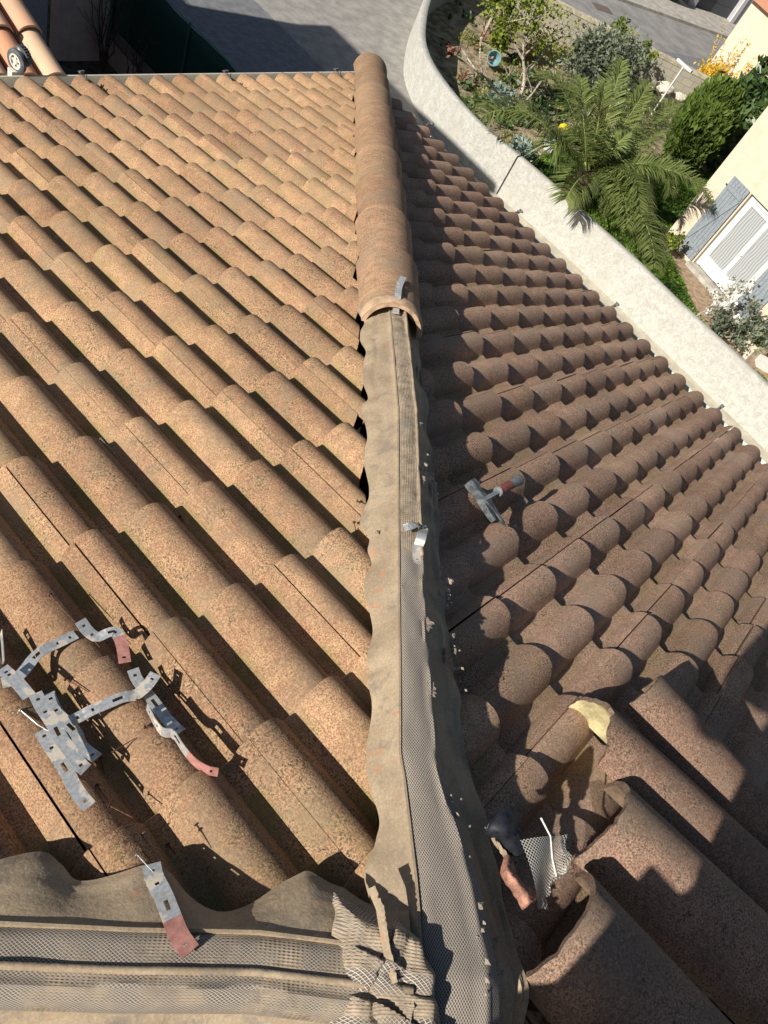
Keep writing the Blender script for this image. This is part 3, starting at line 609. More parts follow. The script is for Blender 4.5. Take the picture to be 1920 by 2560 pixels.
# ---------------------------------------------------------------- loose ridge tiles
M_tileL = m_tile('tile_loose_ridge', (.345,.225,.155), (.225,.128,.092), .55, dark=.8)
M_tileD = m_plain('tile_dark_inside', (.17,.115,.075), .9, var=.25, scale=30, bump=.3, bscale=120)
def loose(x, y, h, yaw, L, r0, r1, label, skew, rag, lean, seed, thick=.013, pale=False):
    d = (math.sin(yaw), -math.cos(yaw), -.03)
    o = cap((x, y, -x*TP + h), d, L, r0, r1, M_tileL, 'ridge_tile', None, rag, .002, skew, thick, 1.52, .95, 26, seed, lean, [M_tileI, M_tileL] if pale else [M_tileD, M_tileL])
    return tag(o, label, 'ridge tile', 'ridge tiles laid aside on the shaded slope')
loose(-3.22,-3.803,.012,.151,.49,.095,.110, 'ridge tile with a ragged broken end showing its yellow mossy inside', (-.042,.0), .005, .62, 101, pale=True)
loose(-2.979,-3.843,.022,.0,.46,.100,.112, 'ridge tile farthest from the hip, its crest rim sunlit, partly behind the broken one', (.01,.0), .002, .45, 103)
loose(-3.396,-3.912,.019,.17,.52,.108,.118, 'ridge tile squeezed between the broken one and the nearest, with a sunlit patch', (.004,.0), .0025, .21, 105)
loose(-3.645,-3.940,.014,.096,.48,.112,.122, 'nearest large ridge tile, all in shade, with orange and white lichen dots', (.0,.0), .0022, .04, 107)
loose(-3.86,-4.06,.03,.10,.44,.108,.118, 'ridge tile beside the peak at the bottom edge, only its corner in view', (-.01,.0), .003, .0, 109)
def spline_(P, n=5):
    Q = []
    for i in range(len(P)-1):
        p0, p1, p2, p3 = P[max(i-1,0)], P[i], P[i+1], P[min(i+2, len(P)-1)]
        for k in range(n):
            t = k/n; Q.append(.5*((2*p1) + (p2-p0)*t + (2*p0-5*p1+4*p2-p3)*t*t + (3*p1-p0-3*p2+p3)*t**3))
    return Q + [P[-1]]
# ---------------------------------------------------------------- torn scrap of hip roll
M_scrap = m_plain('torn_flashing', (.40,.20,.14), .8, var=.3, scale=40, bump=.4, bscale=140)
M_black = m_plain('butyl_strip', (.02,.022,.028), .5, var=.3, scale=40, bump=.2)
M_net = m_mesh('loose_net', (.80,.75,.64), (.05,.04,.03), .0078, .0054, .36, alpha=True)
scr = thing('torn_flashing_scrap', 'torn scrap of hip flashing with a fan of pale mesh beside the peak', 'flashing scrap', (-3.60,-3.82,1.03))
c0 = np.array((-3.655,-3.85,1.060)); P = []; U = []; V = []
cor = [np.array(x) for x in SCRAP_NET]
for i in range(25):
    f = i/24; r = []; uu = []; vv = []
    for j in range(19):
        g = j/18; p = (cor[0]*(1-f)+cor[1]*f)*(1-g) + (cor[3]*(1-f)+cor[2]*f)*g
        p = p + np.array((0,0,.010*math.sin(f*5+g*3) + .012*math.sin(math.pi*g)*(f)))
        p = p + np.array((.007*vnoise(np.array([g*7]), 301)[0]*(f > .9), 0, 0)) + np.array((0, .006*vnoise(np.array([f*8]), 302)[0]*(g > .9), 0))
        r.append(p); uu.append(f*.14); vv.append(g*.085)
    P.append(r); U.append(uu); V.append(vv)
m = MB(); m.grid(P, 0, u=U, v=V); m.build('mesh', M_net, scr, smooth=True)
m = MB(); m.tube([P[14][0]+np.array((-.004,.035,.018)), P[14][0], P[15][8], P[18][17]], .0017, 6); m.build('mesh_thread', m_plain('white_thread', (.7,.68,.62), .7), scr, smooth=True)
def patch(rows, mat, name, n=14, th=.003):
    R = [[Vector(p) for p in r] for r in rows]; P = []
    R = [spline_(r, 5) for r in R]; R = list(zip(*[spline_(list(col), 5) for col in zip(*R)]))
    for i, r in enumerate(R): P.append([np.array(p) + np.array((0,0,.0022*vnoise(np.array([i*.9+k*.7]), 311)[0])) for k, p in enumerate(r)])
    m = MB(); m.grid(P); return m.build(name, mat, scr, solid=th, smooth=True)
patch(SCRAP_DARK, M_black, 'butyl_lining'); patch(SCRAP_FLAP, M_scrap, 'rubber_flange'); patch(SCRAP_RIM, M_flash, 'rolled_rim')
# ---------------------------------------------------------------- crumbs of mortar on the flashing
M_crumb = m_plain('mortar_crumb', (.36,.29,.225), .9, var=.2, scale=60)
m = MB(); rng = np.random.default_rng(55)
spots = [(3.07,.075,.022,16),(3.32,.075,.03,26),(3.47,.078,.03,16),(3.05,.03,.03,8),(3.72,.02,.04,16),(3.82,.06,.05,26),(3.26,-.075,.02,8),(2.66,.02,.02,5),(2.78,.02,.02,5)]
for t, v, sp, n in spots:
    for k in range(n):
        tt = t + rng.normal()*sp*.7; vv = v + rng.normal()*sp*.35; c = H1(tt, vv, .056 if abs(vv-.01) < .04 else .012); r = .0022 + .005*rng.random()**2
        d = rng.normal(size=(6, 3)); V = [c + np.array(q)*r*(.6+.8*rng.random())*np.array((1.2,1,.6)) for q in ((1,0,0),(0,1,0),(-1,0,0),(0,-1,0),(0,0,1),(0,0,-1))]
        m.add(V, [(0,1,4),(1,2,4),(2,3,4),(3,0,4),(1,0,5),(2,1,5),(3,2,5),(0,3,5)])
for (t, v, s) in ((2.66,.026,.1),(2.72,.016,.2),(2.94,.026,.3),(2.99,.016,.5),(3.10,.018,.2),(3.42,-.005,.6),(3.53,-.012,.4)):
    for q in range(5):
        P = [H1(t + .005*math.cos(a)*(1+.4*rng.normal()) + .004*q, v + .007*math.sin(a)*(1+.4*rng.normal()) + .003*rng.normal(), .0625 + .002*rng.random()) for a in np.linspace(0, 2*math.pi, 8)[:-1]]
        m.add(P, [tuple(range(7))])
tag(m.build('mortar_crumbs', M_crumb), 'grey crumbs and flakes of old mortar scattered on the hip flashing', 'mortar crumbs', None, 'stuff')
# ---------------------------------------------------------------- ladder with wall wheel at the far gutter
M_alu = m_plain('ladder_aluminium', (.62,.63,.62), .4, .6, var=.1, scale=40, bump=.05)
M_tyre = m_plain('wheel_tyre', (.10,.105,.115), .7, var=.2, scale=40, bump=.1)
lad = thing('ladder', 'aluminium ladder leaning at the far gutter, topped by a grey wheel on a white bracket', 'ladder', (-2.45,1.6,G))
foot = Vector((0,1.55,G)); top = Vector((0,.17,-.10)); xs = (-2.84,-2.40)
for x in xs:
    m = MB(); d = (top-foot).normalized(); n = Vector((1,0,0)).cross(d)
    m.obox((foot+top)/2 + Vector((x,0,0)), Vector((.0125,0,0)), d*(top-foot).length/2, n*.032); m.build('rail', M_alu, lad)
for k in range(18):
    p = foot.lerp(top, (k+.6)/18.6); m = MB(); m.tube([p+Vector((xs[0]+.0125,0,0)), p+Vector((xs[1]-.0125,0,0))], .015, 8); m.build('rung', M_alu, lad)
for x in xs[1:]:
    wc = Vector((x-.012,.15,-.018)); ax = Vector((-.96,-.28,0)).normalized()
    m = MB(); m.obox(Vector((x+.01,.165,-.055)), Vector((.006,0,0)), Vector((0,.020,.01)), Vector((0,-.012,.085))); m.obox(Vector((x-.02,.15,-.09)), Vector((.028,0,0)), Vector((0,.022,0)), Vector((0,0,.030))); br = m.build('bracket', M_gut, lad, bevel=.003)
    m = MB(); m.lathe([(.036,-.013),(.049,-.013),(.056,-.008),(.058,0),(.056,.008),(.049,.013),(.036,.013),(.036,-.013)], wc, ax, 32); wh = sharp(m.build('wheel', M_tyre, lad), 40)
    m = MB(); m.lathe([(.0,.012),(.012,.012),(.014,.006)], wc, ax, 16); m.lathe([(.028,-.011),(.037,-.011),(.037,.0125),(.028,.0125),(.028,-.011)], wc, ax, 32)
    u = ax.orthogonal().normalized(); v = ax.cross(u)
    for k in range(5):
        a = 2*math.pi*k/5; r = u*math.cos(a) + v*math.sin(a); m.obox(wc + r*.020, r*.012, ax.cross(r)*.006, ax*.008)
    sharp(m.build('rim', M_gut, wh), 40)
    m = MB(); ratchet = wc - ax*.036 + Vector((0,0,.02)); pr = []
    for k in range(48):
        a = 2*math.pi*k/48; rr = .050 if k % 2 else .045; pr.append((rr, a))
    for s_ in (-.012,.012): pass
    P = [[ratchet + ax*s_ + (u*math.cos(a) + v*math.sin(a))*rr for rr, a in pr] for s_ in (-.014,.014)]
    m.grid(P, closed=True); m.add(P[0], [tuple(range(48))]); m.add(P[1], [tuple(range(48))]); m.build('ratchet_wheel', M_tyre, lad)

# ================================================================ ground, road, garden surfaces
M_conc = m_plain('yard_concrete', (.33,.31,.28), .9, var=.12, scale=3, bump=.3, bscale=90, bd=.006)
M_cream = m_plain('pale_concrete', (.52,.47,.37), .9, var=.10, scale=4, bump=.3, bscale=60, bd=.006)
M_tar = m_plain('yard_tarmac', (.20,.20,.205), .9, var=.12, scale=5, bump=.5, bscale=120, bd=.008)
M_road = m_plain('road_asphalt', (.27,.26,.245), .9, var=.12, scale=1.5, bump=.3, bscale=100, bd=.006)
M_soil = m_plain('garden_soil', (.36,.29,.18), .95, var=.35, scale=3, bump=.8, bscale=25, bd=.04)
M_lawnb = m_plain('lawn_floor', (.10,.17,.03), .95, var=.35, scale=6, bump=.8, bscale=40, bd=.03)
M_path = m_plain('earth_path', (.36,.26,.17), .95, var=.2, scale=8, bump=.5, bscale=70, bd=.01)
M_pave = m_plain('pavement_concrete', (.42,.39,.34), .9, var=.15, scale=3, bump=.3, bscale=60)
M_dark = m_plain('yard_soil_shade_tone', (.10,.09,.06), .95, var=.35, scale=4, bump=.6, bscale=30, bd=.03)  # soil colour darkened to carry the yard's shade
def sheet(name, poly, z, mat):
    m = MB(); m.add([(x, y, z) for x, y in poly], [tuple(range(len(poly)))])
    o = m.build(name, mat, recalc=False); 
    if o.data.polygons[0].normal.z < 0: o.data.flip_normals()
    return tag(o, kind='structure')
sheet('ground', [(-300,-300),(300,-300),(300,300),(-300,300)], G, M_conc)
sheet('driveway', [(4.35,-14),(9.38,-14),(9.38,60),(4.35,60)], G+.004, M_tar)
sheet('paved_strip', [(9.40,-14),(11.3,-14),(11.3,5.6),(9.40,7.0)], G+.004, M_cream)
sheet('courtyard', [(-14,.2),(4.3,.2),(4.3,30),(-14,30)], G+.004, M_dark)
WALLP = [(10.92,-14),(11.0,-3),(11.0,2.0),(10.85,4.0),(10.72,5.4),(10.82,6.5),(11.15,7.5),(11.75,8.5),(12.6,9.4),(14.0,10.6),(15.6,11.7),(17.6,12.6),(19.6,12.9)]
def spline(P, n=8):
    P = [Vector((*p, 0)) if len(p) == 2 else Vector(p) for p in P]; Q = []
    for i in range(len(P)-1):
        p0, p1, p2, p3 = P[max(i-1,0)], P[i], P[i+1], P[min(i+2, len(P)-1)]
        for k in range(n):
            t = k/n; Q.append(.5*((2*p1) + (p2-p0)*t + (2*p0-5*p1+4*p2-p3)*t*t + (3*p1-p0-3*p2+p3)*t**3))
    return Q + [P[-1]]
WS = spline(WALLP)
BW0, BW1 = Vector((19.75,12.15,0)), Vector((26.9,5.5,0))
sheet('garden_soil', [(p.x+.1, p.y) for p in WS[::4]] + [(BW0.x, BW0.y),(BW1.x, BW1.y),(36,2),(36,-14)], G+.004, M_soil)
LAWN1 = [(11.2,-14),(11.25,4.6),(12.3,5.2),(14.2,5.2),(16.5,5.0),(19.6,4.2),(22.0,3.2),(21,.3),(16.4,1.5),(15.4,1.9),(14.6,.9),(14.0,.1),(13.3,-.7),(13.0,-1.6),(13.4,-3),(13.0,-14)]
sheet('lawn', LAWN1, G+.012, M_lawnb)
sheet('path', [(14.5,.9),(15.3,.9),(14.9,-1.6),(14.3,-3.6),(13.3,-3.2),(13.3,-1.6),(13.5,-.7),(14.1,.1)], G+.016, M_path)
rd = Vector((.94,-.34,0)).normalized(); rn = Vector((-rd.y, rd.x, 0)); K0 = Vector((29.97,13.57,0))
def rp(a, b): p = K0 + rd*a + rn*b; return (p.x, p.y)
sheet('road', [rp(-60,0), rp(40,0), (60,2.0),(27.4,5.6),(BW0.x+.2,BW0.y+.2),(17,15),(-14,26),(-30,36)], G+.008, M_road)
sheet('road_gutter_strip', [(20.3,12.2),(27.3,5.7),(36,8.45),(31.95,9.37),(27.6,10.14),(23.5,11.5)], G+.012, M_tar)
m = MB(); m.add([(*rp(-60,.0),G),(*rp(40,.0),G),(*rp(40,.0),G+.12),(*rp(-60,.0),G+.12),(*rp(-60,.14),G+.12),(*rp(40,.14),G+.12)], [(0,1,2,3),(3,2,5,4)]); tag(m.build('kerb', M_pave), kind='structure')
sheet('pavement', [rp(-60,.14), rp(40,.14), rp(40,14), rp(-60,14)], G+.118, M_pave)
# a manhole patch in the road
sheet('manhole_cover', [(27.4,13.2),(28.3,12.9),(28.0,12.35),(27.1,12.65)], G+.016, m_plain('rusty_cover', (.16,.12,.10), .8))
# ---------------------------------------------------------------- grass
M_grass = m_leaf('grass_blade', (.06,.13,.018), (.20,.30,.05), .3)
def inside(poly, x, y):
    c = np.zeros(len(x), bool); n = len(poly)
    for i in range(n):
        x1, y1 = poly[i]; x2, y2 = poly[(i+1) % n]
        if y1 == y2: continue
        c ^= ((y1 > y) != (y2 > y)) & (x < (x2-x1)*(y-y1)/(y2-y1) + x1)
    return c
def scatter(poly, n, seed, y0=-6):
    r = np.random.default_rng(seed); P = np.array(poly); x = r.uniform(P[:,0].min(), P[:,0].max(), n); y = r.uniform(max(y0, P[:,1].min()), P[:,1].max(), n)
    k = inside(poly, x, y); return x[k], y[k]
m = MB(); x, y = scatter(LAWN1, 60000, 5)
leaves(m, np.stack([x, y, np.full(len(x), G+.05)], 1), .045, .5 + .35*vnoise(x*2.3 + y*1.7, 8) + .15*RNG.normal(size=len(x)), 2.6, 1.6)
tag(m.build('grass', M_grass, recalc=False), 'bright green lawn grass growing between the white wall and the cream house', 'grass', None, 'stuff')
M_dry = m_leaf('straw_grass', (.16,.19,.05), (.36,.33,.15), .25)
m = MB(); rr = np.random.default_rng(19); GP = [(11.4,5.2),(12.6,5.6),(16,5.4),(19.4,4.6),(22,3.6),(25.5,5.6),(20.2,10.8),(17.5,11.2),(13.0,9.0)]
x, y = scatter(GP, 30000, 21, 3); k = vnoise(x*1.3+y*.7, 31) + vnoise(y*1.9-x*.6, 32) > -.35; x, y = x[k], y[k]
leaves(m, np.stack([x, y, np.full(len(x), G+.05)], 1), .040, np.clip(.5 + .4*vnoise(x*1.1-y*1.4, 33) + .2*rr.normal(size=len(x)), 0, 1), 3.0, 1.3, None, rr)
tag(m.build('dry_grass', M_dry, recalc=False), 'thin straw coloured grass and weeds on the open garden soil', 'grass', None, 'stuff')
M_low = m_leaf('low_plants', (.02,.045,.012), (.09,.14,.04), .2)
m = MB(); rr = np.random.default_rng(9); q = rr.uniform(0, 1, (2600, 2)); px = 12.6 + q[:,0]*5 ; py = 6.0 + q[:,1]*6.2
k = (py < 8.2 + (px-12.0)*.72) & (vnoise(px*1.9, 4) + vnoise(py*2.3, 6) > .2); px, py = px[k], py[k]
leaves(m, np.stack([px, py, G + .05 + .14*rr.random(len(px))], 1), .11, rr.random(len(px)), 1.6, .4)
tag(m.build('ground_cover', M_low, recalc=False), 'dark low weeds growing in the shade inside the curved wall', 'weeds', None, 'stuff')
# ================================================================ walls
def m_render():
    t = NT('rough_white_render'); n1 = t.noise(7, 5, .65, dist=1.2); n2 = t.noise(26, 4, .6, dist=.8)
    f = t.math('ADD', t.math('MULTIPLY', n1, .6), t.math('MULTIPLY', n2, .4))
    c = t.mix(t.ramp(f, .38, .62), (.385,.375,.335), (.525,.51,.46))
    st = t.ramp(t.noise(1.3, 3), .5, .7, 0, .5); c = t.mix(st, c, (.42,.40,.35))
    return t.pbsdf(c, .95, 0, t.bump(f, .8, .02), .1)
M_render = m_render()
M_cap = m_plain('wall_capping', (.47,.44,.40), .95, var=.2, scale=9, bump=.5, bscale=40, bd=.01)
m = MB(); WH = .95; TH = .20; P = []; capP = []
wsn = []
for i, p in enumerate(WS):
    a = WS[max(i-1,0)]; b = WS[min(i+1, len(WS)-1)]; t = (b-a).normalized(); wsn.append((p, Vector((t.y, -t.x, 0)), t))
CR = next(i for i, (p, n, t) in enumerate(wsn) if p.y > 4.12)
def wall_run(m, seq, mi=0):
    P = []
    for p, n, t in seq:
        o = p + Vector((0,0,G)); q = p + n*TH + Vector((0,0,G))
        zz = Vector((0,0,WH + .012*math.sin(p.y*2.1)))
        P.append([o, o + zz*.5, o + zz - Vector((0,0,.02)), o + zz + n*.025, q + zz - n*.025, q + zz - Vector((0,0,.02)), q])
    m.grid(P, mi); m.add(P[0], [tuple(range(7))]); m.add(P[-1], [tuple(range(6,-1,-1))])
cut = wsn[CR][0]
seqA = wsn[:CR] + [(cut - wsn[CR][2]*.02, wsn[CR][1], wsn[CR][2])]; seqB = [(cut + wsn[CR][2]*.02, wsn[CR][1], wsn[CR][2])] + wsn[CR+1:]
m = MB(); wall_run(m, seqA); wall_run(m, seqB)
gw = sharp(m.build('garden_wall', M_render), 50)
tag(gw, 'rough white rendered wall, straight then curving round the garden, with one dark joint', 'garden wall')
m = MB(); m.obox(cut + Vector((.0,0,G+WH/2-.004)) + wsn[CR][1]*TH/2, wsn[CR][2]*.02, wsn[CR][1]*(TH/2-.012), Vector((0,0,WH/2-.012))); m.build('joint', m_plain('dark_joint', (.05,.045,.04), .9), gw)
def m_block(name, c0, c1, bw, bh, mortar, u):
    t = NT(name); b = t.n('ShaderNodeTexBrick'); co = t.n('ShaderNodeMapping'); t.t.links.new(t.co.outputs['Object'], co.inputs[0])
    co.inputs['Rotation'].default_value = (R_(-90), 0, 0) if False else (0,0,0)
    sp = t.n('ShaderNodeSeparateXYZ'); t.t.links.new(t.co.outputs['Object'], sp.inputs[0]); cb = t.n('ShaderNodeCombineXYZ')
    al = t.math('ADD', t.math('MULTIPLY', sp.outputs[0], u[0]), t.math('MULTIPLY', sp.outputs[1], u[1]))
    t.t.links.new(al, cb.inputs[0]); t.t.links.new(sp.outputs[2], cb.inputs[1]); t.t.links.new(cb.outputs[0], b.inputs['Vector'])
    b.inputs['Scale'].default_value = 1; b.inputs['Brick Width'].default_value = bw; b.inputs['Row Height'].default_value = bh; b.inputs['Mortar Size'].default_value = .010
    b.inputs['Color1'].default_value = (*c0,1); b.inputs['Color2'].default_value = (*c1,1); b.inputs['Mortar'].default_value = (*mortar,1)
    c = t.mix(t.ramp(t.noise(5,4), .35, .7, 0, .5), b.outputs['Color'], (.44,.39,.28)); 
    return t.pbsdf(c, .95, 0, t.bump(t.math('ADD', b.outputs['Fac'], t.math('MULTIPLY', t.noise(60,3), -.5)), .5, -.008), .1)
bd = (BW1-BW0).normalized(); bn = Vector((bd.y, -bd.x, 0))
M_block = m_block('concrete_block', (.46,.42,.34), (.40,.37,.30), .42, .22, (.27,.25,.21), (bd.x, bd.y))
m = MB(); m.obox((BW0+BW1)/2 - bn*.1 + Vector((0,0,G+.42)), (BW1-BW0)/2, bn*.1, Vector((0,0,.42)))
bwall = tag(m.build('block_wall', M_block, bevel=.006), 'low wall of bare concrete blocks between the garden and the road', 'block wall')
m = MB()
for i in range(18):
    a = BW0.lerp(BW1, (i+.5)/18) - bn*.1; m.obox(a + Vector((0,0,G+.905)), bd*(((BW1-BW0).length/36)-.006), bn*.115, Vector((0,0,.06)))
m.build('capping', m_plain('capping_block', (.50,.44,.32), .95, var=.18, scale=6, bump=.4, bscale=50), bwall, bevel=.008)
# ================================================================ neighbouring house on the left
M_pinkw = m_plain('pink_render', (.50,.40,.36), .9, var=.08, scale=5, bump=.3, bscale=80)
M_canal = None
def m_canal():
    t = NT('canal_tile'); tv = t.attr('tv'); c = t.mix(tv, (.58,.25,.14), (.68,.50,.33)); c = t.mix(t.ramp(t.noise(6,4), .45, .75, 0, .5), c, (.42,.33,.24))
    return t.pbsdf(c, .8, 0, t.bump(t.noise(80,3), .2, .003), .2)
M_canal = m_canal()
nb = thing('neighbour_house', 'neighbouring house beyond the far gutter with smooth pale terracotta channel tiles', 'house', (-6,8,G))
RX = -1.22; NP = .30; y0n, z0n = .95, -1.36
def npt(x, s, h): return (x, y0n + s*math.cos(NP) - h*math.sin(NP), z0n + s*math.sin(NP) + h*math.cos(NP))
m = MB(); rng = np.random.default_rng(77)
for c in range(26):
    for chn in (0, 1):
        xc = RX - .10 - c*.215 - chn*.1075
        for r in range(15):
            tv = rng.random(); s0 = r*.40 - .02; P = []
            for k, s in enumerate((s0, s0+.005, s0+.46)):
                row = []
                f = k/2 if k < 2 else 1
                for a in np.linspace(-1.45, 1.45, 11):
                    rr = (.100 if not chn else .09) - .012*(1 if s > s0+.1 else 0); hh = (rr*math.cos(a) + .030 - .03*(s-s0)/.46) if not chn else (-rr*math.cos(a)*.55 + .04 - .02*(s-s0)/.46)
                    if k == 0: hh -= .014
                    row.append(npt(xc + rr*math.sin(a), s, hh + rng.normal()*.0004))
                P.append(row)
            m.grid(P, 0, tv=np.full((3, 11), tv))
sharp(m.build('roof', M_canal, nb, recalc=False), 50)
m = MB()
for dz in (0,):
    m.add([npt(RX-.02,-.02,-.03), npt(-7.0,-.02,-.03), npt(-7.0,5.98,-.03), npt(RX-.02,5.98,-.03)], [(0,1,2,3)])
m.build('roof_underlay', M_deck, nb)
m = MB(); ye = y0n + 6*math.cos(NP); ze = z0n + 6*math.sin(NP)
m.add([(RX-.10,1.1,G),(RX-.10,ye,G),(RX-.10,ye,ze-.06),(RX-.10,1.1,z0n-.02),(-7,1.1,G),(-7,ye,G),(-7,ye,ze-.06),(-7,1.1,z0n-.02)], [(0,1,2,3),(4,7,6,5),(0,3,7,4),(1,5,6,2)]); m.build('wall', M_pinkw, nb)
m = MB(); m.box((-9,7.05,G),(-1.3,13.2,1.72)); m.build('wall', M_pinkw, nb)  # unseen taller block and roof, placed and sized for the shadow they cast
m = MB(); hv = [(-9.3,6.85,1.73),(-1.1,6.85,1.73),(-1.1,13.4,1.73),(-9.3,13.4,1.73),(-6.5,10.1,2.25),(-3.8,10.1,2.25)]
m.add(hv, [(0,1,5,4),(1,2,5),(2,3,4,5),(3,0,4),(3,2,1,0)], tv=.5); m.build('roof', M_canal, nb)
# ---------------------------------------------------------------- dark yard behind the gutter: pier, low wall, green screen
m = MB(); m.box((3.10,9.3,G),(4.02,9.62,G+2.4)); 
tag(m.build('gate_pier', M_pinkw, bevel=.01), 'wide pink rendered pier in the dark yard beyond the far gutter', 'pier')
m = MB(); m.box((1.2,9.35,G),(2.9,9.55,G+1.6)); tag(m.build('yard_wall', m_plain('grey_render', (.34,.33,.36), .9, var=.08), bevel=.01), 'grey rendered wall left of the pink pier in the dark yard', 'wall')
m = MB(); m.box((4.06,5.0,G),(4.24,9.3,G+.45)); lw = tag(m.build('low_wall', M_pinkw, bevel=.01), 'low pink wall under the green screen in the dark yard', 'low wall')
m = MB(); m.box((4.03,5.0,G+.45),(4.27,9.3,G+.50)); m.build('coping', m_plain('coping', (.16,.12,.10), .9), lw, bevel=.006)
fe = thing('screen_fence', 'fence covered in dark green privacy netting beside the shaded driveway', 'fence', (4.3,8,G))
M_net_g = m_plain('green_netting', (.008,.05,.042), .75, var=.3, scale=90, bump=.4, bscale=260)
ys = np.linspace(5.0, 14.0, 91); P = []
for y in ys: P.append([(4.31 + .010*math.sin(y*3.1) + .006*math.sin(y*11), y, z) for z in np.linspace(G+.03, G+1.72 + .02*math.sin(y*2.2), 8)])
m = MB(); m.grid(P); m.build('netting', M_net_g, fe, solid=.004, smooth=True)
for y in np.arange(5.2, 14.1, 2.2):
    m = MB(); m.tube([(4.27,y,G),(4.27,y,G+1.78)], .022, 8); m.build('post', m_plain('green_post', (.02,.10,.08), .5) if y < 5.3 else bpy.data.materials['green_post'], fe)
m = MB(); m.tube([(4.335,y,G+1.735+.02*math.sin(y*2.2)) for y in ys[::3]], .010, 6); m.build('top_wire', m_plain('green_wire', (.01,.22,.17), .5), fe)
# bare stems in the dark yard
M_stem = m_plain('bare_stem', (.07,.05,.04), .9, var=.3, scale=40)
def wig(a, b, n, amp, rng):
    a, b = Vector(a), Vector(b); return [a.lerp(b, i/n) + Vector(rng.normal(size=3).tolist())*(amp if 0 < i < n else 0) for i in range(n+1)]
rng = np.random.default_rng(5)
for k, (bx, by, n, hgt, lb) in enumerate(((3.75,8.95,9,1.7,'tall bare shrub stems in front of the pink pier in the dark yard'),(4.55-.75,8.2,5,1.2,'thin bare stems by the foot of the low wall in the dark yard'))):
    m = MB()
    for i in range(n):
        a = rng.uniform(0, 6.28); d = rng.uniform(.1,.6); tip = (bx + d*math.cos(a), by + d*math.sin(a), G + hgt*rng.uniform(.7,1.1)); P = wig((bx,by,G), tip, 6, .03, rng)
        m.tube(P, np.linspace(.016,.005,7), 5)
        for q in range(2):
            s = P[rng.integers(2,6)]; m.tube(wig(s, s + Vector((rng.normal()*.2, rng.normal()*.2, .35)), 3, .02, rng), np.linspace(.007,.003,4), 4)
    tag(m.build('bare_shrub', M_stem), lb, 'shrub', 'bare shrubs in the dark yard')
# ================================================================ cream house on the right
M_cream_w = m_plain('cream_render', (.62,.52,.395), .9, var=.05, scale=4, bump=.4, bscale=90, bd=.006)
M_shut = m_plain('grey_shutter_paint', (.24,.27,.295), .6, var=.12, scale=30, bump=.15)
M_white = m_plain('white_paint', (.62,.61,.585), .45, var=.04, scale=20, bump=.05)
M_frameb = m_plain('door_reveal', (.45,.38,.31), .8, var=.08)
def m_curtain():
    t = NT('net_curtain'); sp = t.n('ShaderNodeSeparateXYZ'); t.t.links.new(t.co.outputs['Object'], sp.inputs[0])
    f = t.ramp(t.math('SINE', t.math('MULTIPLY', t.math('ADD', sp.outputs[1], t.math('MULTIPLY', t.noise(3,1), .1)), 95.)), -1, 1)
    return t.pbsdf(t.mix(f, (.27,.28,.28), (.44,.45,.45)), .25, 0, None, .8)
M_curt = m_curtain()
cd = Vector((-.24,-.97,0)).normalized(); cn = Vector((-.97,.24,0)).normalized(); D0 = Vector((15.44,1.69,G))
ch = thing('cream_house', 'cream rendered house with blue grey shutters behind the garden lawn', 'house', (19,-2,G))
def onF(s, z, o=0.): return D0 + cd*s + cn*o + Vector((0,0,z))
DS = 1.12      # door starts here along the facade
DW, DH = 1.55, 2.12
m = MB(); back = -cn*9
def quad(m, a, b, c, d, mi=0): m.add([a,b,c,d], [(0,1,2,3)], mi)
WT = 4.0
quad(m, onF(0,0), onF(DS,0), onF(DS,WT), onF(0,WT)); quad(m, onF(DS+DW,0), onF(9,0), onF(9,WT), onF(DS+DW,WT)); quad(m, onF(DS,DH), onF(DS+DW,DH), onF(DS+DW,WT), onF(DS,WT))
quad(m, onF(0,0), onF(0,WT), onF(0,WT)+back, onF(0,0)+back); quad(m, onF(9,0), onF(9,0)+back, onF(9,WT)+back, onF(9,WT)); quad(m, onF(0,0)+back, onF(0,WT)+back, onF(9,WT)+back, onF(9,0)+back)
m.build('wall', M_cream_w, ch, recalc=False)
m = MB(); r = -cn*.16
quad(m, onF(DS,0), onF(DS,0)+r, onF(DS,DH)+r, onF(DS,DH)); quad(m, onF(DS+DW,0), onF(DS+DW,DH), onF(DS+DW,DH)+r, onF(DS+DW,0)+r); quad(m, onF(DS,DH), onF(DS,DH)+r, onF(DS+DW,DH)+r, onF(DS+DW,DH)); m.build('door_reveal', M_frameb, ch, recalc=False)
m = MB(); m.obox(onF(DS+DW/2,.06,.02), cd*(DW/2+.06), cn*.16, Vector((0,0,.06))); m.build('door_sill', M_pave, ch, bevel=.01)
dr = None
m = MB(); q0 = -.14
for s in (DS+.05, DS+DW-.05): m.obox(onF(s, DH/2+.06, q0), cd*.05, cn*.03, Vector((0,0,DH/2-.07)))
m.obox(onF(DS+DW/2, DH-.06, q0), cd*(DW/2-.1), cn*.03, Vector((0,0,.05))); dr = m.build('french_door', M_white, ch, bevel=.004)
for k in range(2):
    a = DS+.10 + k*(DW/2-.10); b = a + DW/2-.10; m = MB()
    for s in (a+.032, b-.032): m.obox(onF(s, DH/2+.02, q0+.012), cd*.032, cn*.025, Vector((0,0,DH/2-.13)))
    m.obox(onF((a+b)/2, .30, q0+.012), cd*((b-a)/2-.062), cn*.022, Vector((0,0,.16))); m.obox(onF((a+b)/2, DH-.17, q0+.012), cd*((b-a)/2-.062), cn*.025, Vector((0,0,.05)))
    m.build('door_leaf', M_white, ch, bevel=.004)
    m = MB(); m.obox(onF((a+b)/2, (DH+.25)/2, q0), cd*((b-a)/2-.062), cn*.004, Vector((0,0,(DH-.68)/2))); m.build('curtained_pane', M_curt, ch)
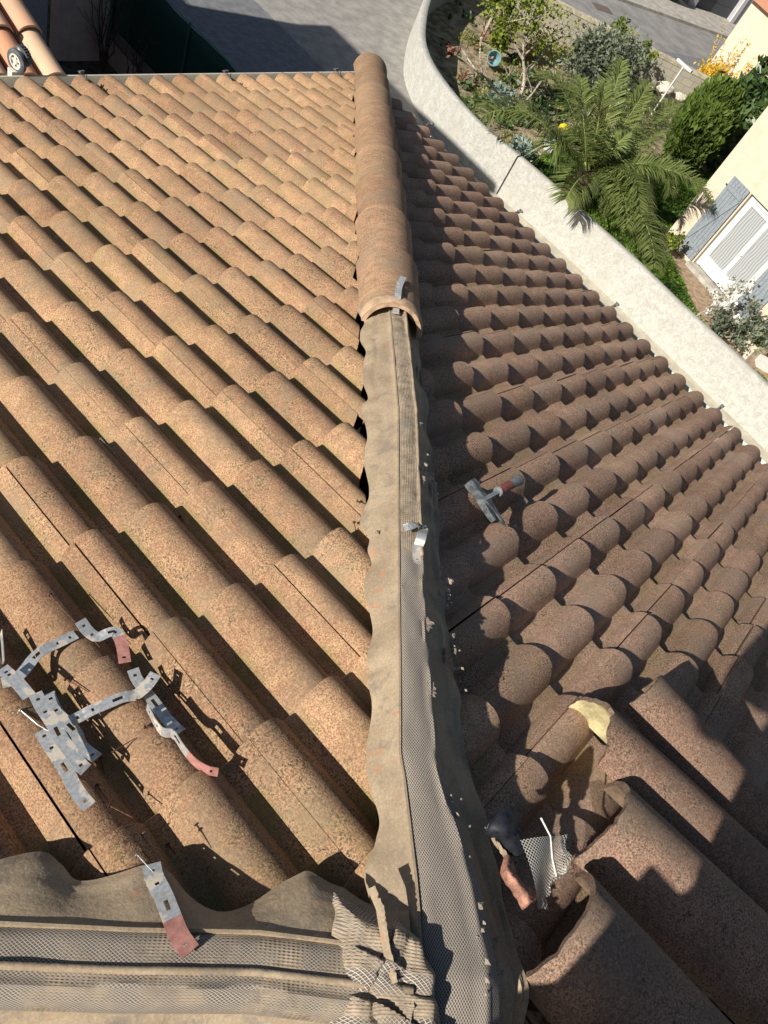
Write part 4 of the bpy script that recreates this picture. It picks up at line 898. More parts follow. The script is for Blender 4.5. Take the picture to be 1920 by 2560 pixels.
m = MB(); hs = DS+DW/2-.03; m.obox(onF(hs, 1.0, q0+.05), cd*.012, cn*.012, Vector((0,0,.05))); m.obox(onF(hs+.04, 1.02, q0+.07), cd*.05, cn*.008, Vector((0,0,.009))); m.build('door_handle', M_white, ch)
M_hinge = m_plain('hinge_iron', (.05,.05,.055), .6)
def shutter(s0, s1, flip):
    m = MB(); n = 6; wd = (s1-s0)/n
    for i in range(n): m.obox(onF(s0+(i+.5)*wd, DH/2+.08, .055), cd*(wd/2-.003), cn*.014, Vector((0,0,DH/2-.06)))
    sh = m.build('shutter', M_shut, ch, bevel=.003); m = MB()
    for z in (.42, DH-.22): m.obox(onF((s0+s1)/2, z, .084), cd*((s1-s0)/2-.03), cn*.014, Vector((0,0,.05)))
    a, b = (onF(s0+.06,.48,.084), onF(s1-.06,DH-.28,.084)) if flip else (onF(s1-.06,.48,.084), onF(s0+.06,DH-.28,.084))
    d = (b-a); m.obox((a+b)/2, d/2, cn*.014, d.normalized().cross(cn)*.045); m.build('brace', M_shut, sh, bevel=.003)
    for z in (.42, DH-.22): m = MB(); m.obox(onF(s1+.01 if not flip else s0-.01, z, .07), cd*.03, cn*.01, Vector((0,0,.018))); m.build('hinge', M_hinge, sh)
shutter(DS-.62, DS-.04, True); shutter(DS+DW+.04, DS+DW+.62, False)
m = MB(); c4 = [onF(-.35,WT,.35), onF(9.35,WT,.35), onF(9.35,WT)+back*1.04, onF(-.35,WT)+back*1.04]; mid1 = onF(3,WT+1.1)+back*.5; mid2 = onF(6,WT+1.1)+back*.5
m.add(c4+[mid1,mid2], [(0,1,5,4),(1,2,5),(2,3,4,5),(3,0,4),(3,2,1,0)], tv=.4); m.build('roof', M_canal, ch)
# rear wing with its lit gable, orange verge tiles
A_, B_ = Vector((28.04,7.85,G)), Vector((27.44,5.95,G)); e_ = Vector((.97,-.24,0)); m = MB(); hz = Vector((0,0,3.05)); hz2 = Vector((0,0,3.05))
Bn = A_ + (B_-A_)*1.0; far = e_*8
quad(m, A_, B_, B_+hz2, A_+hz); quad(m, B_, B_+far, B_+far+hz2, B_+hz2); quad(m, A_+far, A_, A_+hz, A_+far+hz); quad(m, B_+far, A_+far, A_+far+hz, B_+far+hz2); m.build('rear_wing_wall', M_cream_w, ch, recalc=False)
m = MB(); ab = (B_-A_).normalized()
m.add([A_+hz-ab*.3-e_*.25+Vector((0,0,.01)), B_+hz+ab*.3-e_*.25+Vector((0,0,.01)), B_+far+hz+ab*.3, A_+far+hz-ab*.3, (A_+B_)/2+far*.5+hz+Vector((0,0,1.0))], [(0,1,4),(1,2,4),(2,3,4),(3,0,4),(3,2,1,0)], tv=.1); m.build('rear_wing_roof', M_canal, ch)
# ================================================================ garage house and car across the street
M_lav = m_plain('lilac_grey_render', (.40,.38,.40), .9, var=.06, scale=3, bump=.3, bscale=60)
gh = thing('garage_house', 'lilac grey house with a dark garage door across the street', 'house', (40,16,G))
gu = Vector((.92,-.39,0)).normalized(); gn = Vector((-.39,-.92,0)).normalized(); F0 = Vector((37.35,13.35,G+.12))
def gF(s, z, o=0.): return F0 + gu*s + gn*o + Vector((0,0,z))
m = MB()
for a, b, z0, z1 in ((-.55,-.05,0,5.2),(2.55,14,0,5.2),(-.05,2.55,2.2,5.2)): quad(m, gF(a,z0), gF(b,z0), gF(b,z1), gF(a,z1))
quad(m, gF(14,0), gF(14,0,-8), gF(14,5.2,-8), gF(14,5.2)); quad(m, gF(-.55,0), gF(-.55,5.2), gF(-.55,5.2,-8), gF(-.55,0,-8)); quad(m, gF(-.05,0), gF(-.05,2.2), gF(-.05,2.2,-.3), gF(-.05,0,-.3)); quad(m, gF(2.55,0), gF(2.55,0,-.3), gF(2.55,2.2,-.3), gF(2.55,2.2)); quad(m, gF(-.05,2.2), gF(2.55,2.2), gF(2.55,2.2,-.3), gF(-.05,2.2,-.3))
quad(m, gF(-14,0,-5.6), gF(-.55,0,-5.6), gF(-.55,5.2,-5.6), gF(-14,5.2,-5.6))
m.build('wall', M_lav, gh, recalc=False)
m = MB(); m.obox(gF(2.66,1.1,.02), gu*.13, gn*.03, Vector((0,0,1.1))); m.build('door_jamb', M_white, gh, bevel=.005)
m = MB()
for i in range(5): m.obox(gF(1.25,.22+i*.44,-.28), gu*1.3, gn*.02, Vector((0,0,.212)))
m.build('garage_door', m_plain('anthracite', (.075,.08,.09), .45, var=.08), gh, bevel=.01)
m = MB(); m.add([gF(-1,5.2,.5),gF(14.5,5.2,.5),gF(14.5,5.2,-8.5),gF(-1,5.2,-8.5),gF(3,6.6,-4),gF(10,6.6,-4)], [(0,1,5,4),(1,2,5),(2,3,4,5),(3,0,4),(3,2,1,0)], tv=.3); m.build('roof', M_canal, gh)
M_carp = m_plain('black_car_paint', (.012,.013,.016), .18, .2, var=.05, scale=2, bump=0, spec=.6)
M_glass = m_plain('car_glass', (.015,.018,.02), .05, 0, var=0, bump=0, spec=.8)
M_tyreb = m_plain('car_tyre', (.02,.02,.02), .8, bump=.2)
car = thing('parked_car', 'black car parked nose out beside the garage at the top edge', 'car', tuple(gF(-2.0,0,-1.3)))
cx = -1.95; nose = .55
def cP(u, l, z): return gF(cx + u, z, nose - l)
secs = [(0,.58,.30,.62),(.08,.72,.24,.70),(.35,.82,.20,.78),(1.0,.88,.20,.90),(1.25,.89,.20,.95),(2.6,.89,.20,.97),(3.6,.88,.20,.96),(4.1,.82,.24,.92),(4.25,.70,.32,.80)]
P = []
for l, hw, zb, zt in secs:
    P.append([cP(-hw*.9,l,zb), cP(-hw,l,zb+.15), cP(-hw,l,(zb+zt)/2+.05), cP(-hw*.93,l,zt-.05), cP(-hw*.6,l,zt), cP(0,l,zt+.03), cP(hw*.6,l,zt), cP(hw*.93,l,zt-.05), cP(hw,l,(zb+zt)/2+.05), cP(hw,l,zb+.15), cP(hw*.9,l,zb)])
m = MB(); m.grid(P, closed=True); m.add(P[0], [tuple(range(11))]); m.add(P[-1], [tuple(range(10,-1,-1))]); sharp(m.build('body', M_carp, car), 40)
gl = [(1.15,.80,.94),(1.85,.66,1.42),(3.0,.66,1.45),(3.95,.72,.95)]; P = [[cP(-w_,l,z), cP(-w_*.7,l,z+.04), cP(0,l,z+.06), cP(w_*.7,l,z+.04), cP(w_,l,z)] for l, w_, z in gl]
m = MB(); m.grid(P); m.grid([[cP(-.86,1.2,.92), cP(-.86,2.5,.94), cP(-.84,3.9,.92)],[cP(-.80,1.15,.94), cP(-.66,2.4,1.44), cP(-.72,3.95,.95)]]); m.grid([[cP(.86,1.2,.92), cP(.86,2.5,.94), cP(.84,3.9,.92)],[cP(.80,1.15,.94), cP(.66,2.4,1.44), cP(.72,3.95,.95)]]); m.build('cabin_glass', M_glass, car, smooth=True)
m = MB(); m.add([cP(-.62,1.9,1.475), cP(.62,1.9,1.475), cP(.62,3.0,1.505), cP(-.62,3.0,1.505)], [(0,1,2,3)]); m.build('roof_panel', M_carp, car, solid=.02)
for u in (-.80,.80):
    for l in (.85,3.4):
        m = MB(); m.lathe([(.19,-.10),(.30,-.10),(.31,-.06),(.31,.06),(.30,.10),(.19,.10)], tuple(cP(u,l,.31)), tuple(gu), 28); wh = sharp(m.build('wheel', M_tyreb, car), 40); m = MB(); m.lathe([(0,.085),(.06,.09),(.19,.06),(.19,-.06),(0,-.07)], tuple(cP(u,l,.31)), tuple(gu*(1 if u > 0 else -1)), 20); sharp(m.build('rim', M_zinc, wh), 40)
for u in (-.58,.58):
    m = MB(); m.obox(cP(u,.10,.60), gu*.15, gn*.04, Vector((0,0,.06))); m.build('headlight', M_white, car, bevel=.02)
m = MB(); m.obox(cP(0,.0,.44), gu*.26, gn*.012, Vector((0,0,.056))); m.build('number_plate', M_white, car)
m = MB(); m.obox(cP(0,.02,.55), gu*.40, gn*.012, Vector((0,0,.035))); m.obox(cP(0,.0,.33), gu*.5, gn*.02, Vector((0,0,.03))); m.build('grille', M_tyreb, car)
# ================================================================ plants
M_bark = m_plain('grey_bark', (.50,.43,.35), .9, var=.3, scale=30, bump=.5, bscale=60, bd=.01)
M_barkd = m_plain('palm_trunk', (.14,.10,.06), .95, var=.4, scale=25, bump=.8, bscale=30, bd=.03)
M_frond = m_leaf('palm_leaflet', (.085,.125,.028), (.31,.35,.12), .35, .4)
M_rach = m_plain('palm_rachis', (.30,.33,.10), .6, var=.15)
palm = thing('palm_tree', 'low feathery date palm with long arching fronds beside the white wall', 'palm', (PALMC[0], PALMC[1], G))
pc = Vector(PALMC); m = MB(); m.lathe([(.30,0),(.34,.15),(.30,.4),(.33,.6),(.26,.80),(.10,.95)], (pc.x,pc.y,G), (0,0,1), 18); m.build('trunk', M_barkd, palm, smooth=True)
rng = np.random.default_rng(31)
def frond(tip, ctl, seed, k=1.0):
    tip, ctl = Vector(tip), Vector(ctl); r = np.random.default_rng(seed)
    def B(t): return pc*(1-t)**2 + ctl*2*t*(1-t) + tip*t*t + Vector((0,0,.16*math.sin(math.pi*t) - -.0*t**4+.20*t**3))
    n = 30; pts = [B(i/n) for i in range(n+1)]; m = MB(); m.tube(pts, np.linspace(.026,.005,n+1), 5)
    o = m.build('frond', M_rach, palm, smooth=True); m = MB(); Lf = sum((b-a).length for a, b in zip(pts, pts[1:]))
    N = 105; V = []; F = []; T = []
    for i in range(N):
        t = .12 + .875*i/N; p = B(t); tg = (B(min(1, t+.01)) - B(max(0, t-.01))).normalized(); sd = tg.cross(Vector((0,0,1)))
        if sd.length < .05: sd = Vector((1,0,0))
        sd.normalize(); upv = sd.cross(tg).normalized()
        ln = (.60*math.sin(math.pi*min(1, .14+t*.84))**.6 + .08)*k*min(1.1, Lf/2.4)
        for s in (-1, 1):
            d = (sd*s*.86 + tg*(.55+.35*t) + upv*(.34 + .16*r.normal()) + Vector(r.normal(size=3).tolist())*.10).normalized(); wv = d.cross(upv).normalized()*.013
            md = p + d*ln*.5 + upv*.0; e = p + d*ln + Vector((0,0,-.30*ln))
            b = len(V); V += [p - wv*.6, p + wv*.6, md + wv, md - wv, e]; F += [(b,b+1,b+2,b+3),(b+3,b+2,b+4)]; tv = min(1, max(0, .45 + .25*r.normal())); T += [tv]*5
    m.add(V, F, 0, tv=T); m.build('leaflets', M_frond, o, recalc=False)
for i, (tip, ctl) in enumerate(FRONDS): frond(tip, ctl, 400+i)
for i in range(13):
    a = rng.uniform(0, 6.28); l = rng.uniform(1.1,2.3); frond(pc + Vector((l*math.cos(a), l*math.sin(a), rng.uniform(-.45,.35))), pc + Vector((.5*l*math.cos(a+.2), .5*l*math.sin(a+.2), rng.uniform(.45,1.05))), 440+i, .95)
M_cyp = m_leaf('thuja_scale', (.03,.055,.008), (.10,.15,.022), .15, .7)
M_ol = m_leaf('grey_leaf', (.06,.075,.045), (.25,.28,.19), .2, .6)
M_yel = m_leaf('forsythia_flower', (.62,.40,.02), (.75,.55,.08), .3, .6)
M_green = m_leaf('fresh_leaf', (.10,.15,.015), (.32,.36,.06), .35, .5)
M_laur = m_leaf('laurel_leaf', (.022,.05,.012), (.10,.15,.045), .12, .35)
M_red = m_leaf('reddish_bud', (.20,.07,.05), (.40,.20,.12), .3, .6)
M_petal = m_leaf('white_petal', (.75,.72,.66), (.85,.84,.80), .3, .6)
M_agave = m_leaf('glaucous_leaf', (.20,.27,.22), (.38,.46,.40), .15, .5)
def shrub(name, label, cat, base, stems, leafmat, blobs, size, per, seed, elong=1.8, up=.2, stemmat=None, group=None, shell=.5):
    r = np.random.default_rng(seed); o = thing(name, label, cat, base, group); m = MB(); b = Vector(base)
    for c, rad in blobs:
        for k in range(stems):
            q = Vector(c) + Vector((r.normal(size=3)*np.array(rad)*.35).tolist()); m.tube(wig(b, q, 5, .04, r), np.linspace(.022,.006,6)*(.6+rad[0]*.4), 5)
    m.build('stems', stemmat or M_bark, o); m = MB()
    for c, rad in blobs:
        n = int(per*rad[0]*rad[1]*rad[2]/.125)+40; sub = max(6, n//70); cc = blob_pts(sub, c, rad, r, shell)
        ix = r.integers(0, sub, n); pts = cc[ix] + r.normal(size=(n,3))*np.array(rad)*.16
        k = pts[:,2] > G+.02; leaves(m, pts[k], size, np.clip(.5 + .45*vnoise(ix[k]*3.7, seed) + .2*r.normal(size=k.sum()), 0, 1), elong, up, None, r)
    m.build('foliage', leafmat, o, recalc=False); return o
# clipped thuja: a dense upright egg of flat sprays
th = thing('thuja', 'dense upright dark green thuja bush beside the laurel and the yellow forsythia', 'thuja', (19.9,4.05,G)); r = np.random.default_rng(61)
m = MB(); m.tube([(19.9,4.05,G),(19.95,4.08,G+1.2)], [.09,.05], 8); m.build('trunk', M_bark, th)
n = 15000; d = r.normal(size=(n,3)); d /= np.linalg.norm(d, axis=1)[:,None]; rad = np.array((.74,.74,1.30)); bmp = 1 + .09*np.sin(d[:,0]*9+d[:,2]*7)*np.sin(d[:,1]*8-d[:,2]*5) + .06*vnoise(d[:,0]*14+d[:,1]*9, 3) + .05*vnoise(d[:,2]*17+d[:,0]*5, 13)
kk = (.80 + .20*r.random(n)**.5)*bmp; C_ = np.array((19.93,4.05,G+1.2)) + d*kk[:,None]*rad
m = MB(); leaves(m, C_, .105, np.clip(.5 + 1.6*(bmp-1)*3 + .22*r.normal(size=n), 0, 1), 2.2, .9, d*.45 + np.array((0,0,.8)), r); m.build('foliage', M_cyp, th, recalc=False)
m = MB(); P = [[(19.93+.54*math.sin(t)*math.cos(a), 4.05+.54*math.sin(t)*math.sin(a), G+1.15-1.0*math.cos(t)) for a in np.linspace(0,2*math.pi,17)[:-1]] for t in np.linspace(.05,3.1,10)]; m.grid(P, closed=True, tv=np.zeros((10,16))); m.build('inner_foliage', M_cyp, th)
shrub('forsythia', 'forsythia bush covered in yellow flowers against the cream gable', 'shrub', (26.6,6.6,G), 14, M_yel, [((26.7,6.9,G+.75),(.75,.85,.65)),((26.5,6.0,G+.55),(.5,.6,.5))], .085, 420, 62, 1.3)
r = np.random.default_rng(63); fo = bpy.data.objects['forsythia']; m = MB(); m2 = MB()
for i in range(22):
    a = r.uniform(0,6.28); p0 = Vector((26.65+.5*math.cos(a), 6.7+.6*math.sin(a), G+1.0)); p1 = p0 + Vector((.35*math.cos(a), .4*math.sin(a), r.uniform(.6,1.35))); w_ = wig(p0, p1, 6, .03, r); m.tube(w_, .006, 4)
    pts = np.array([np.array(q) + r.normal(size=3)*.03 for q in w_ for _ in range(5)]); leaves(m2, pts, .055, r.random(len(pts)), 1.3, 0, None, r)
m.build('long_twigs', M_bark, fo); m2.build('blossom', M_yel, fo, recalc=False)
shrub('grey_shrub', 'big rounded grey green shrub between the bare tree and the block wall', 'shrub', (20.1,8.0,G), 12, M_ol, [((20.2,8.1,G+.75),(1.35,1.25,.85)),((21.2,7.9,G+.7),(1.0,.9,.75)),((19.4,7.6,G+.5),(.8,.8,.6))], .062, 520, 64, 2.6, .5)
shrub('leafy_shrub', 'yellow green young shrub on the road side of the grey shrub', 'shrub', (22.3,8.6,G), 10, M_green, [((22.6,8.7,G+1.0),(.8,.75,.75)),((23.2,8.2,G+.9),(.5,.5,.6))], .085, 110, 65, 1.5)
shrub('laurel_hedge', 'glossy dark laurel bush between the thuja and the cream house', 'laurel', (22.2,3.7,G), 10, M_laur, [((22.0,3.3,G+.55),(1.0,.8,.65)),((23.2,4.0,G+.85),(1.0,.9,.9)),((24.6,4.5,G+1.1),(1.1,.9,1.1)),((26.0,4.9,G+1.3),(1.0,.9,1.2))], .125, 330, 66, 2.4, .3)
# bare fruit tree and its leafy neighbour
bt = thing('fruit_tree', 'pale bare branched fruit tree with clusters of yellow green leaves by the curved wall', 'tree', STEMS[0][0]); r = np.random.default_rng(70); m = MB(); ends = []
for k, S in enumerate(STEMS):
    S = spline(S, 4); w0 = .055 if k == 0 else .034; m.tube(S, np.linspace(w0,.010,len(S)), 7)
    for q in range(7):
        p = S[r.integers(len(S)//3, len(S))]; e = p + Vector((r.normal()*.25, r.normal()*.25, abs(r.normal())*.3+.1)); m.tube(wig(p, e, 4, .025, r), np.linspace(.011,.004,5), 5); ends.append(e)
    ends.append(S[-1])
m.build('trunk', M_bark, bt); m = MB()
cl = [STEMS[2][-1], STEMS[2][-2], STEMS[0][-1], STEMS[3][-1], STEMS[3][-2], STEMS[1][2]]
for c in cl:
    for q in range(5):
        cc = np.array(c) + r.normal(size=3)*np.array((.22,.22,.22)); pts = cc + r.normal(size=(42,3))*.12; leaves(m, pts, .07, np.clip(.55+.3*r.normal(size=42),0,1), 1.4, .2, None, r)
for e in ends: leaves(m, np.array(e) + r.normal(size=(7,3))*.05, .05, r.random(7), 1.4, .2, None, r)
m.build('crown', M_green, bt, recalc=False)
b2 = thing('bare_tree', 'leaning pale bare branch tree with reddish buds over the shaded corner', 'tree', STEMS2[0][0]); m = MB(); m2 = MB()
for k, S in enumerate(STEMS2):
    S = spline(S, 4); m.tube(S, np.linspace(.040 if k == 0 else .022,.010,len(S)), 7)
    for q in range(3):
        p = S[r.integers(len(S)//2, len(S))]; e = p + Vector(r.normal(size=3).tolist())*.14; m.tube([p, e], [.008,.004], 5); leaves(m2, np.array(e) + r.normal(size=(6,3))*.05, .045, r.random(6), 1.8, .2, None, r)
    leaves(m2, np.array(S[-1]) + r.normal(size=(20,3))*.07, .05, r.random(20), 1.8, .2, None, r)
m.build('trunk', M_bark, b2); m2.build('foliage', M_red, b2, recalc=False)
gt = thing('leafy_tree', 'bushy yellow green tree at the inner corner of the curved wall', 'tree', (16.9,10.3,G)); m = MB(); m.tube([(16.9,10.3,G),(16.8,10.2,G+.8),(16.6,10.1,G+1.4)], [.06,.05,.03], 7); m.build('trunk', M_bark, gt); m = MB()
for c, rad in (((16.3,9.9,G+1.55),(.6,.6,.55)),((16.7,9.6,G+1.0),(.4,.4,.5)),((17.2,10.2,G+1.7),(.6,.5,.5)),((16.5,9.4,G+.6),(.35,.35,.4))):
    cc = blob_pts(26, c, rad, r, .4); ix = r.integers(0,26,900); leaves(m, cc[ix] + r.normal(size=(900,3))*.08, .08, np.clip(.5+.4*vnoise(ix*2.3, 5)+.2*r.normal(size=900),0,1), 1.4, .2, None, r)
m.build('crown', M_green, gt, recalc=False)
for x, y, h, lb in ((14.2,7.25,.55,'grey blue fleshy spiky plant between the bare branch and the wall'),(12.75,5.15,.5,'grey blue fleshy spiky plant by the dark joint of the white wall')):
    m = MB(); r = np.random.default_rng(int(x*10)); n = 260; a = r.uniform(0,6.28,n); rr = .33*r.random(n)**.6; z = G + h*r.random(n)
    leaves(m, np.stack([x+rr*np.cos(a), y+rr*np.sin(a), z], 1), .075, r.random(n), 3.0, .3, np.stack([np.cos(a), np.sin(a), np.full(n,.6)], 1), r)
    m.tube([(x,y,G),(x,y,G+h*.7)], [.04,.02], 6, tv=0.); tag(m.build('succulent', M_agave, recalc=False), lb, 'plant', 'grey blue succulents along the wall')
# standard rose, citrus, olive bush by the door
ro = thing('rose_bush', 'rose with white blooms on a thin bare stem in front of the french door', 'rose', (12.55,-.72,G)); r = np.random.default_rng(81); m = MB()
m.tube(wig((12.55,-.72,G),(13.15,-.93,G+.75),6,.015,r), np.linspace(.018,.012,7), 6)
tips = [Vector((13.3,-.95,G+.8)) + Vector((r.normal(size=3)*np.array((.24,.24,.20))).tolist()) for _ in range(16)]; tips = [Vector(t) for t in tips]
for t in tips: m.tube(wig((13.15,-.93,G+.75), t, 4, .02, r), np.linspace(.009,.004,5), 5)
m.build('stem', M_bark, ro); m = MB()
for t in tips: leaves(m, np.array(t) + r.normal(size=(16,3))*.10, .055, r.random(16), 1.5, .2, None, r)
m.build('leaves', M_ol, ro, recalc=False)
for t in tips[:13]:
    m = MB(); leaves(m, np.array(t) + r.normal(size=(34,3))*.040, .085, r.random(34), 1.1, .3, None, r); m.build('bloom', M_petal, ro, recalc=False)
shrub('citrus_bush', 'small light green bush beside the foot of the left shutter', 'shrub', (14.75,1.25,G), 8, M_green, [((14.6,1.2,G+.42),(.38,.38,.36))], .060, 700, 82, 1.5)
shrub('olive_bush', 'grey green olive bush growing below the white roses', 'shrub', (13.1,-1.45,G), 9, M_ol, [((13.05,-1.45,G+.42),(.48,.55,.40)),((13.6,-1.75,G+.6),(.45,.5,.45))], .050, 900, 83, 2.4, .4)
# ================================================================ garden things
tp = thing('clothes_post', 'white T shaped clothes post standing behind the palm and thuja', 'post', (21.85,6.31,G)); m = MB(); m.tube([(21.85,6.31,G),(21.85,6.31,G+1.62)], .030, 10); m.build('upright', M_white, tp, smooth=False)
m = MB(); m.obox((21.87,6.31,G+1.65), Vector((-.05,-.42,0)).normalized()*.33, Vector((.42,-.05,0)).normalized()*.05, Vector((0,0,.04))); m.build('crossbar', M_white, tp, bevel=.01)
def pot(name, label, c, r0, h, mat, tilt=(0,0,1)):
    m = MB(); m.lathe([(r0*.1,.0),(r0*.70,.0),(r0*.74,.02),(r0*.95,h*.85),(r0*1.06,h*.86),(r0*1.08,h),(r0*.92,h),(r0*.86,h*.8),(r0*.6,h*.3),(.0,h*.28)], c, tilt, 28); return tag(sharp(m.build(name, mat), 40), label, 'pot')
pot('plant_pot', 'blue grey plant pot tipped towards us under the bare branches', (15.9,9.05,G+.16), .19, .34, m_plain('blue_pot', (.20,.33,.34), .4, var=.1), (-.62,-.55,.55))
pot('plant_pot', 'round terracotta pot behind the trunk of the fruit tree', (18.3,9.45,G), .20, .34, m_plain('terracotta', (.42,.17,.09), .7, var=.15))
M_rock = m_plain('pale_limestone', (.60,.55,.44), .95, var=.2, scale=7, bump=.8, bscale=14, bd=.04)
RK = [(22.1,7.7,.30,'yellow lit limestone boulder nearest the palm in the rock row'),(23.4,7.55,.24,'white rock in the middle of the row below the block wall'),(24.3,7.35,.32,'large white rock at the clothes post end of the row'),(24.9,6.9,.22,'small rock in shade at the foot of the clothes post'),(20.4,6.75,.20,'flat pale stone under the grey shrub'),(18.0,6.6,.16,'small pale stone right of the fruit tree foot'),(13.25,-3.05,.16,'rough stone at the right edge beside the white block')]
for i, (x, y, s, lb) in enumerate(RK):
    r = np.random.default_rng(90+i); P = []
    for t in np.linspace(.02,3.12,9): P.append([(x + s*1.25*math.sin(t)*math.cos(a)*(1+.16*math.sin(a*3+i)+.10*r.normal()), y + s*math.sin(t)*math.sin(a)*(1+.12*math.cos(a*2+i)+.10*r.normal()), G + s*.55 - s*.75*math.cos(t)*(1+.08*r.normal())) for a in np.linspace(0,2*math.pi,15)[:-1]])
    m = MB(); m.grid(P, closed=True); m.add(P[-1], [tuple(range(14))]); tag(m.build('rock', M_rock, smooth=False), lb, 'rock', 'pale rocks in the garden')
m = MB(); m.obox((23.3,7.95,G+.06), bd*1.9, bn*.07, Vector((0,0,.06))); tag(m.build('timber_edging', m_plain('old_timber', (.09,.07,.055), .9, var=.3), bevel=.01), 'dark timber edging lying along the foot of the block wall', 'timber')
m = MB(); m.obox((14.55,5.45,G+.22), Vector((.16,.05,0)), Vector((-.05,.16,0)), Vector((0,0,.22))); tag(m.build('storage_box', m_plain('pale_plastic', (.55,.60,.62), .4, var=.1), bevel=.02), 'pale grey plastic box under the left palm fronds', 'box')
m = MB(); m.lathe([(0,0),(.14,.0),(.18,.08),(.17,.18),(.10,.24),(0,.25)], (15.9,5.95,G), (0,0,1), 20); tag(m.build('yellow_bucket', m_plain('yellow_plastic', (.80,.62,.02), .45, var=.08), smooth=True), 'bright yellow rounded tub glimpsed between the palm fronds', 'tub')
tr = thing('stone_trough', 'hewn limestone trough planted with greenery below the olive bush', 'trough', (13.75,-2.1,G)); m = MB(); a1 = Vector((.30,-.10,0)); a2 = Vector((.08,.20,0))
for f in (-1,1): m.obox(Vector((13.75,-2.1,G+.19))+a2*f*.88, a1, a2*.12, Vector((0,0,.19))); m.obox(Vector((13.75,-2.1,G+.19))+a1*f*.90, a1*.10, a2*.76, Vector((0,0,.19)))
m.obox((13.75,-2.1,G+.08), a1*.8, a2*.76, Vector((0,0,.08))); m.build('basin', M_rock, tr, bevel=.02)
m = MB(); r = np.random.default_rng(99); leaves(m, np.array((13.75,-2.1,G+.40)) + r.normal(size=(160,3))*np.array((.13,.09,.05)), .06, r.random(160), 1.5, .4, None, r); m.build('planting', M_green, tr, recalc=False)
m = MB(); m.obox((13.72,-2.55,G+.10), Vector((.10,-.16,0)), Vector((.13,.08,0)), Vector((0,0,.10))); m.obox((13.72,-2.55,G+.206), Vector((.085,-.145,0)), Vector((.045,.03,0)), Vector((0,0,.006))); tag(m.build('white_block', M_white, bevel=.006), 'white hollow building block lying beside the stone trough', 'block')

# ================================================================ the photographer, just out of frame; the shadow falls on the loose tiles
M_skin = m_plain('skin', (.45,.28,.20), .55, var=.05); M_jeans = m_plain('work_trousers', (.05,.06,.09), .85, var=.15, scale=60); M_coat = m_plain('work_jacket', (.10,.10,.11), .85, var=.12, scale=50); M_hair = m_plain('dark_hair', (.03,.022,.018), .7, var=.3, scale=80)
def roofz(x, y): return min(-x, -y, x+A2, y+A2)*TP
PB = Vector((-4.66,-3.915,0)); fz = Vector((.62,.78,0)).normalized(); sz = Vector((fz.y,-fz.x,0))
def pp(f, s, z): return PB + fz*f + sz*s + Vector((0,0,z))
per = thing('person', 'person in dark work clothes just behind the camera, shadow on the loose tiles', 'person', (PB.x, PB.y, roofz(PB.x, PB.y)))
def skin(name, mat, chains, root, sub=2):
    V = []; E = []; RAD = []; ids = {}
    def vid(p, r):
        key = tuple(round(c, 4) for c in p)
        if key not in ids: ids[key] = len(V); V.append(Vector(p)); RAD.append(r)
        return ids[key]
    for ch_ in chains:
        idx = [vid(p, r) for p, r in ch_]; E += list(zip(idx, idx[1:]))
    me = bpy.data.meshes.new(name); b0 = Vector(per.location); me.from_pydata([v - b0 for v in V], E, []); me.materials.append(mat)
    o = bpy.data.objects.new(name, me); link(o); o.parent = per; o['_w'] = tuple(b0)
    md = o.modifiers.new('Skin', 'SKIN'); md.use_smooth_shade = True
    for i, sv in enumerate(me.skin_vertices[0].data): sv.radius = (RAD[i], RAD[i]); sv.use_root = (i == ids[tuple(round(c, 4) for c in root)])
    o.modifiers.new('Sub', 'SUBSURF').levels = sub; o.modifiers['Sub'].render_levels = sub; return o
fl, fr = pp(.10,-.13,0), pp(-.06,.14,0); fl.z = roofz(fl.x, fl.y)+.035; fr.z = roofz(fr.x, fr.y)+.035
hip = pp(-.02,0,1.74); ch_ = pp(.04,0,2.05); nk = pp(.10,0,2.27); hd_ = pp(.17,0,2.40)
hl, hr = pp(-.02,-.10,1.70), pp(-.02,.10,1.70); kl, kr = pp(.12,-.12,1.30), pp(.02,.14,1.28)
al, ar = fl + Vector((0,0,.07)) - fz*.08, fr + Vector((0,0,.07)) - fz*.08
sL, sR = pp(.05,-.18,2.18), pp(.05,.18,2.18); eL, eR = pp(.22,-.24,1.98), pp(.16,.26,1.93)
cp = Vector(camo.location); fwd = camo.matrix_world.to_3x3() @ Vector((0,0,-1)); rt = camo.matrix_world.to_3x3() @ Vector((1,0,0)); upc = camo.matrix_world.to_3x3() @ Vector((0,1,0))
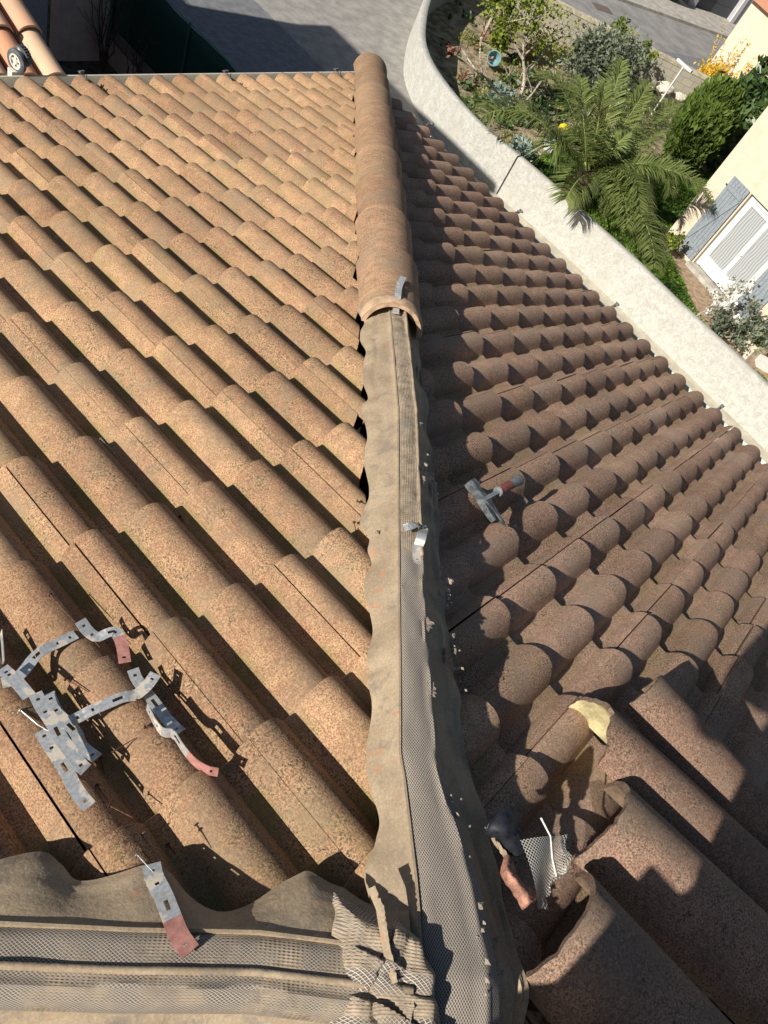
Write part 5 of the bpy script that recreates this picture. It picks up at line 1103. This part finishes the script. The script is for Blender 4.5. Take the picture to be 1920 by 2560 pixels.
hL_, hR_ = cp - fwd*.055 - rt*.075 - upc*.05, cp - fwd*.055 + rt*.055 - upc*.05
def fingers(h, sgn):
    out = []
    for k in range(4):
        b = h + upc*(.012*k-.015) + rt*sgn*-.012; out.append([(h, .022), (b + fwd*.020, .0085), (b + fwd*.026 + rt*sgn*.022, .0075), (b + fwd*.016 + rt*sgn*(.042-.004*abs(k-1.5)), .0065)])
    out.append([(h, .022), (h + upc*.030 - fwd*.008, .010), (h + upc*.052 + rt*sgn*.016 - fwd*.008, .008)]); return out
body = [[(hip,.10),(ch_,.12),(nk,.055),(hd_,.080),(hd_+Vector((0,0,.09))+fz*.01,.078)], [(hd_,.080),(hd_+fz*.085-Vector((0,0,.01)),.018)], [(hip,.10),(hl,.075),(kl,.055),(al,.036),(fl+fz*.10,.028)], [(hip,.10),(hr,.075),(kr,.055),(ar,.036),(fr+fz*.10,.028)],
 [(ch_,.12),(sL,.055),(eL,.038),(hL_,.022)], [(ch_,.12),(sR,.055),(eR,.038),(hR_,.022)]] + fingers(hL_, 1) + fingers(hR_, -1)
skin('body', M_skin, body, hip)
skin('trousers', M_jeans, [[(hip,.125),(hl,.095),(kl,.070),(al+Vector((0,0,.03)),.058)], [(hip,.125),(hr,.095),(kr,.070),(ar+Vector((0,0,.03)),.058)]], hip)
skin('jacket', M_coat, [[(hip+Vector((0,0,.03)),.128),(ch_,.145),(nk-Vector((0,0,.03)),.068)], [(ch_,.145),(sL,.075),(eL,.055),(eL.lerp(hL_,.82),.040)], [(ch_,.145),(sR,.075),(eR,.055),(eR.lerp(hR_,.82),.040)]], ch_)
m = MB(); m.lathe([(0,.115),(.05,.105),(.082,.07),(.092,.02),(.088,-.03)], hd_ - fz*.018 + Vector((0,0,.055)), (-.25*fz + Vector((0,0,1))), 20); m.build('hair', M_hair, per, smooth=True)
m = MB(); m.obox(cp - fwd*.016, rt*.036, upc*.074, fwd*.004); tag(m.build('phone', m_plain('phone_shell', (.03,.03,.035), .3, var=0, bump=0), bevel=.002), 'dark phone held up in both hands of the person behind the camera', 'phone')

clean_tmp()
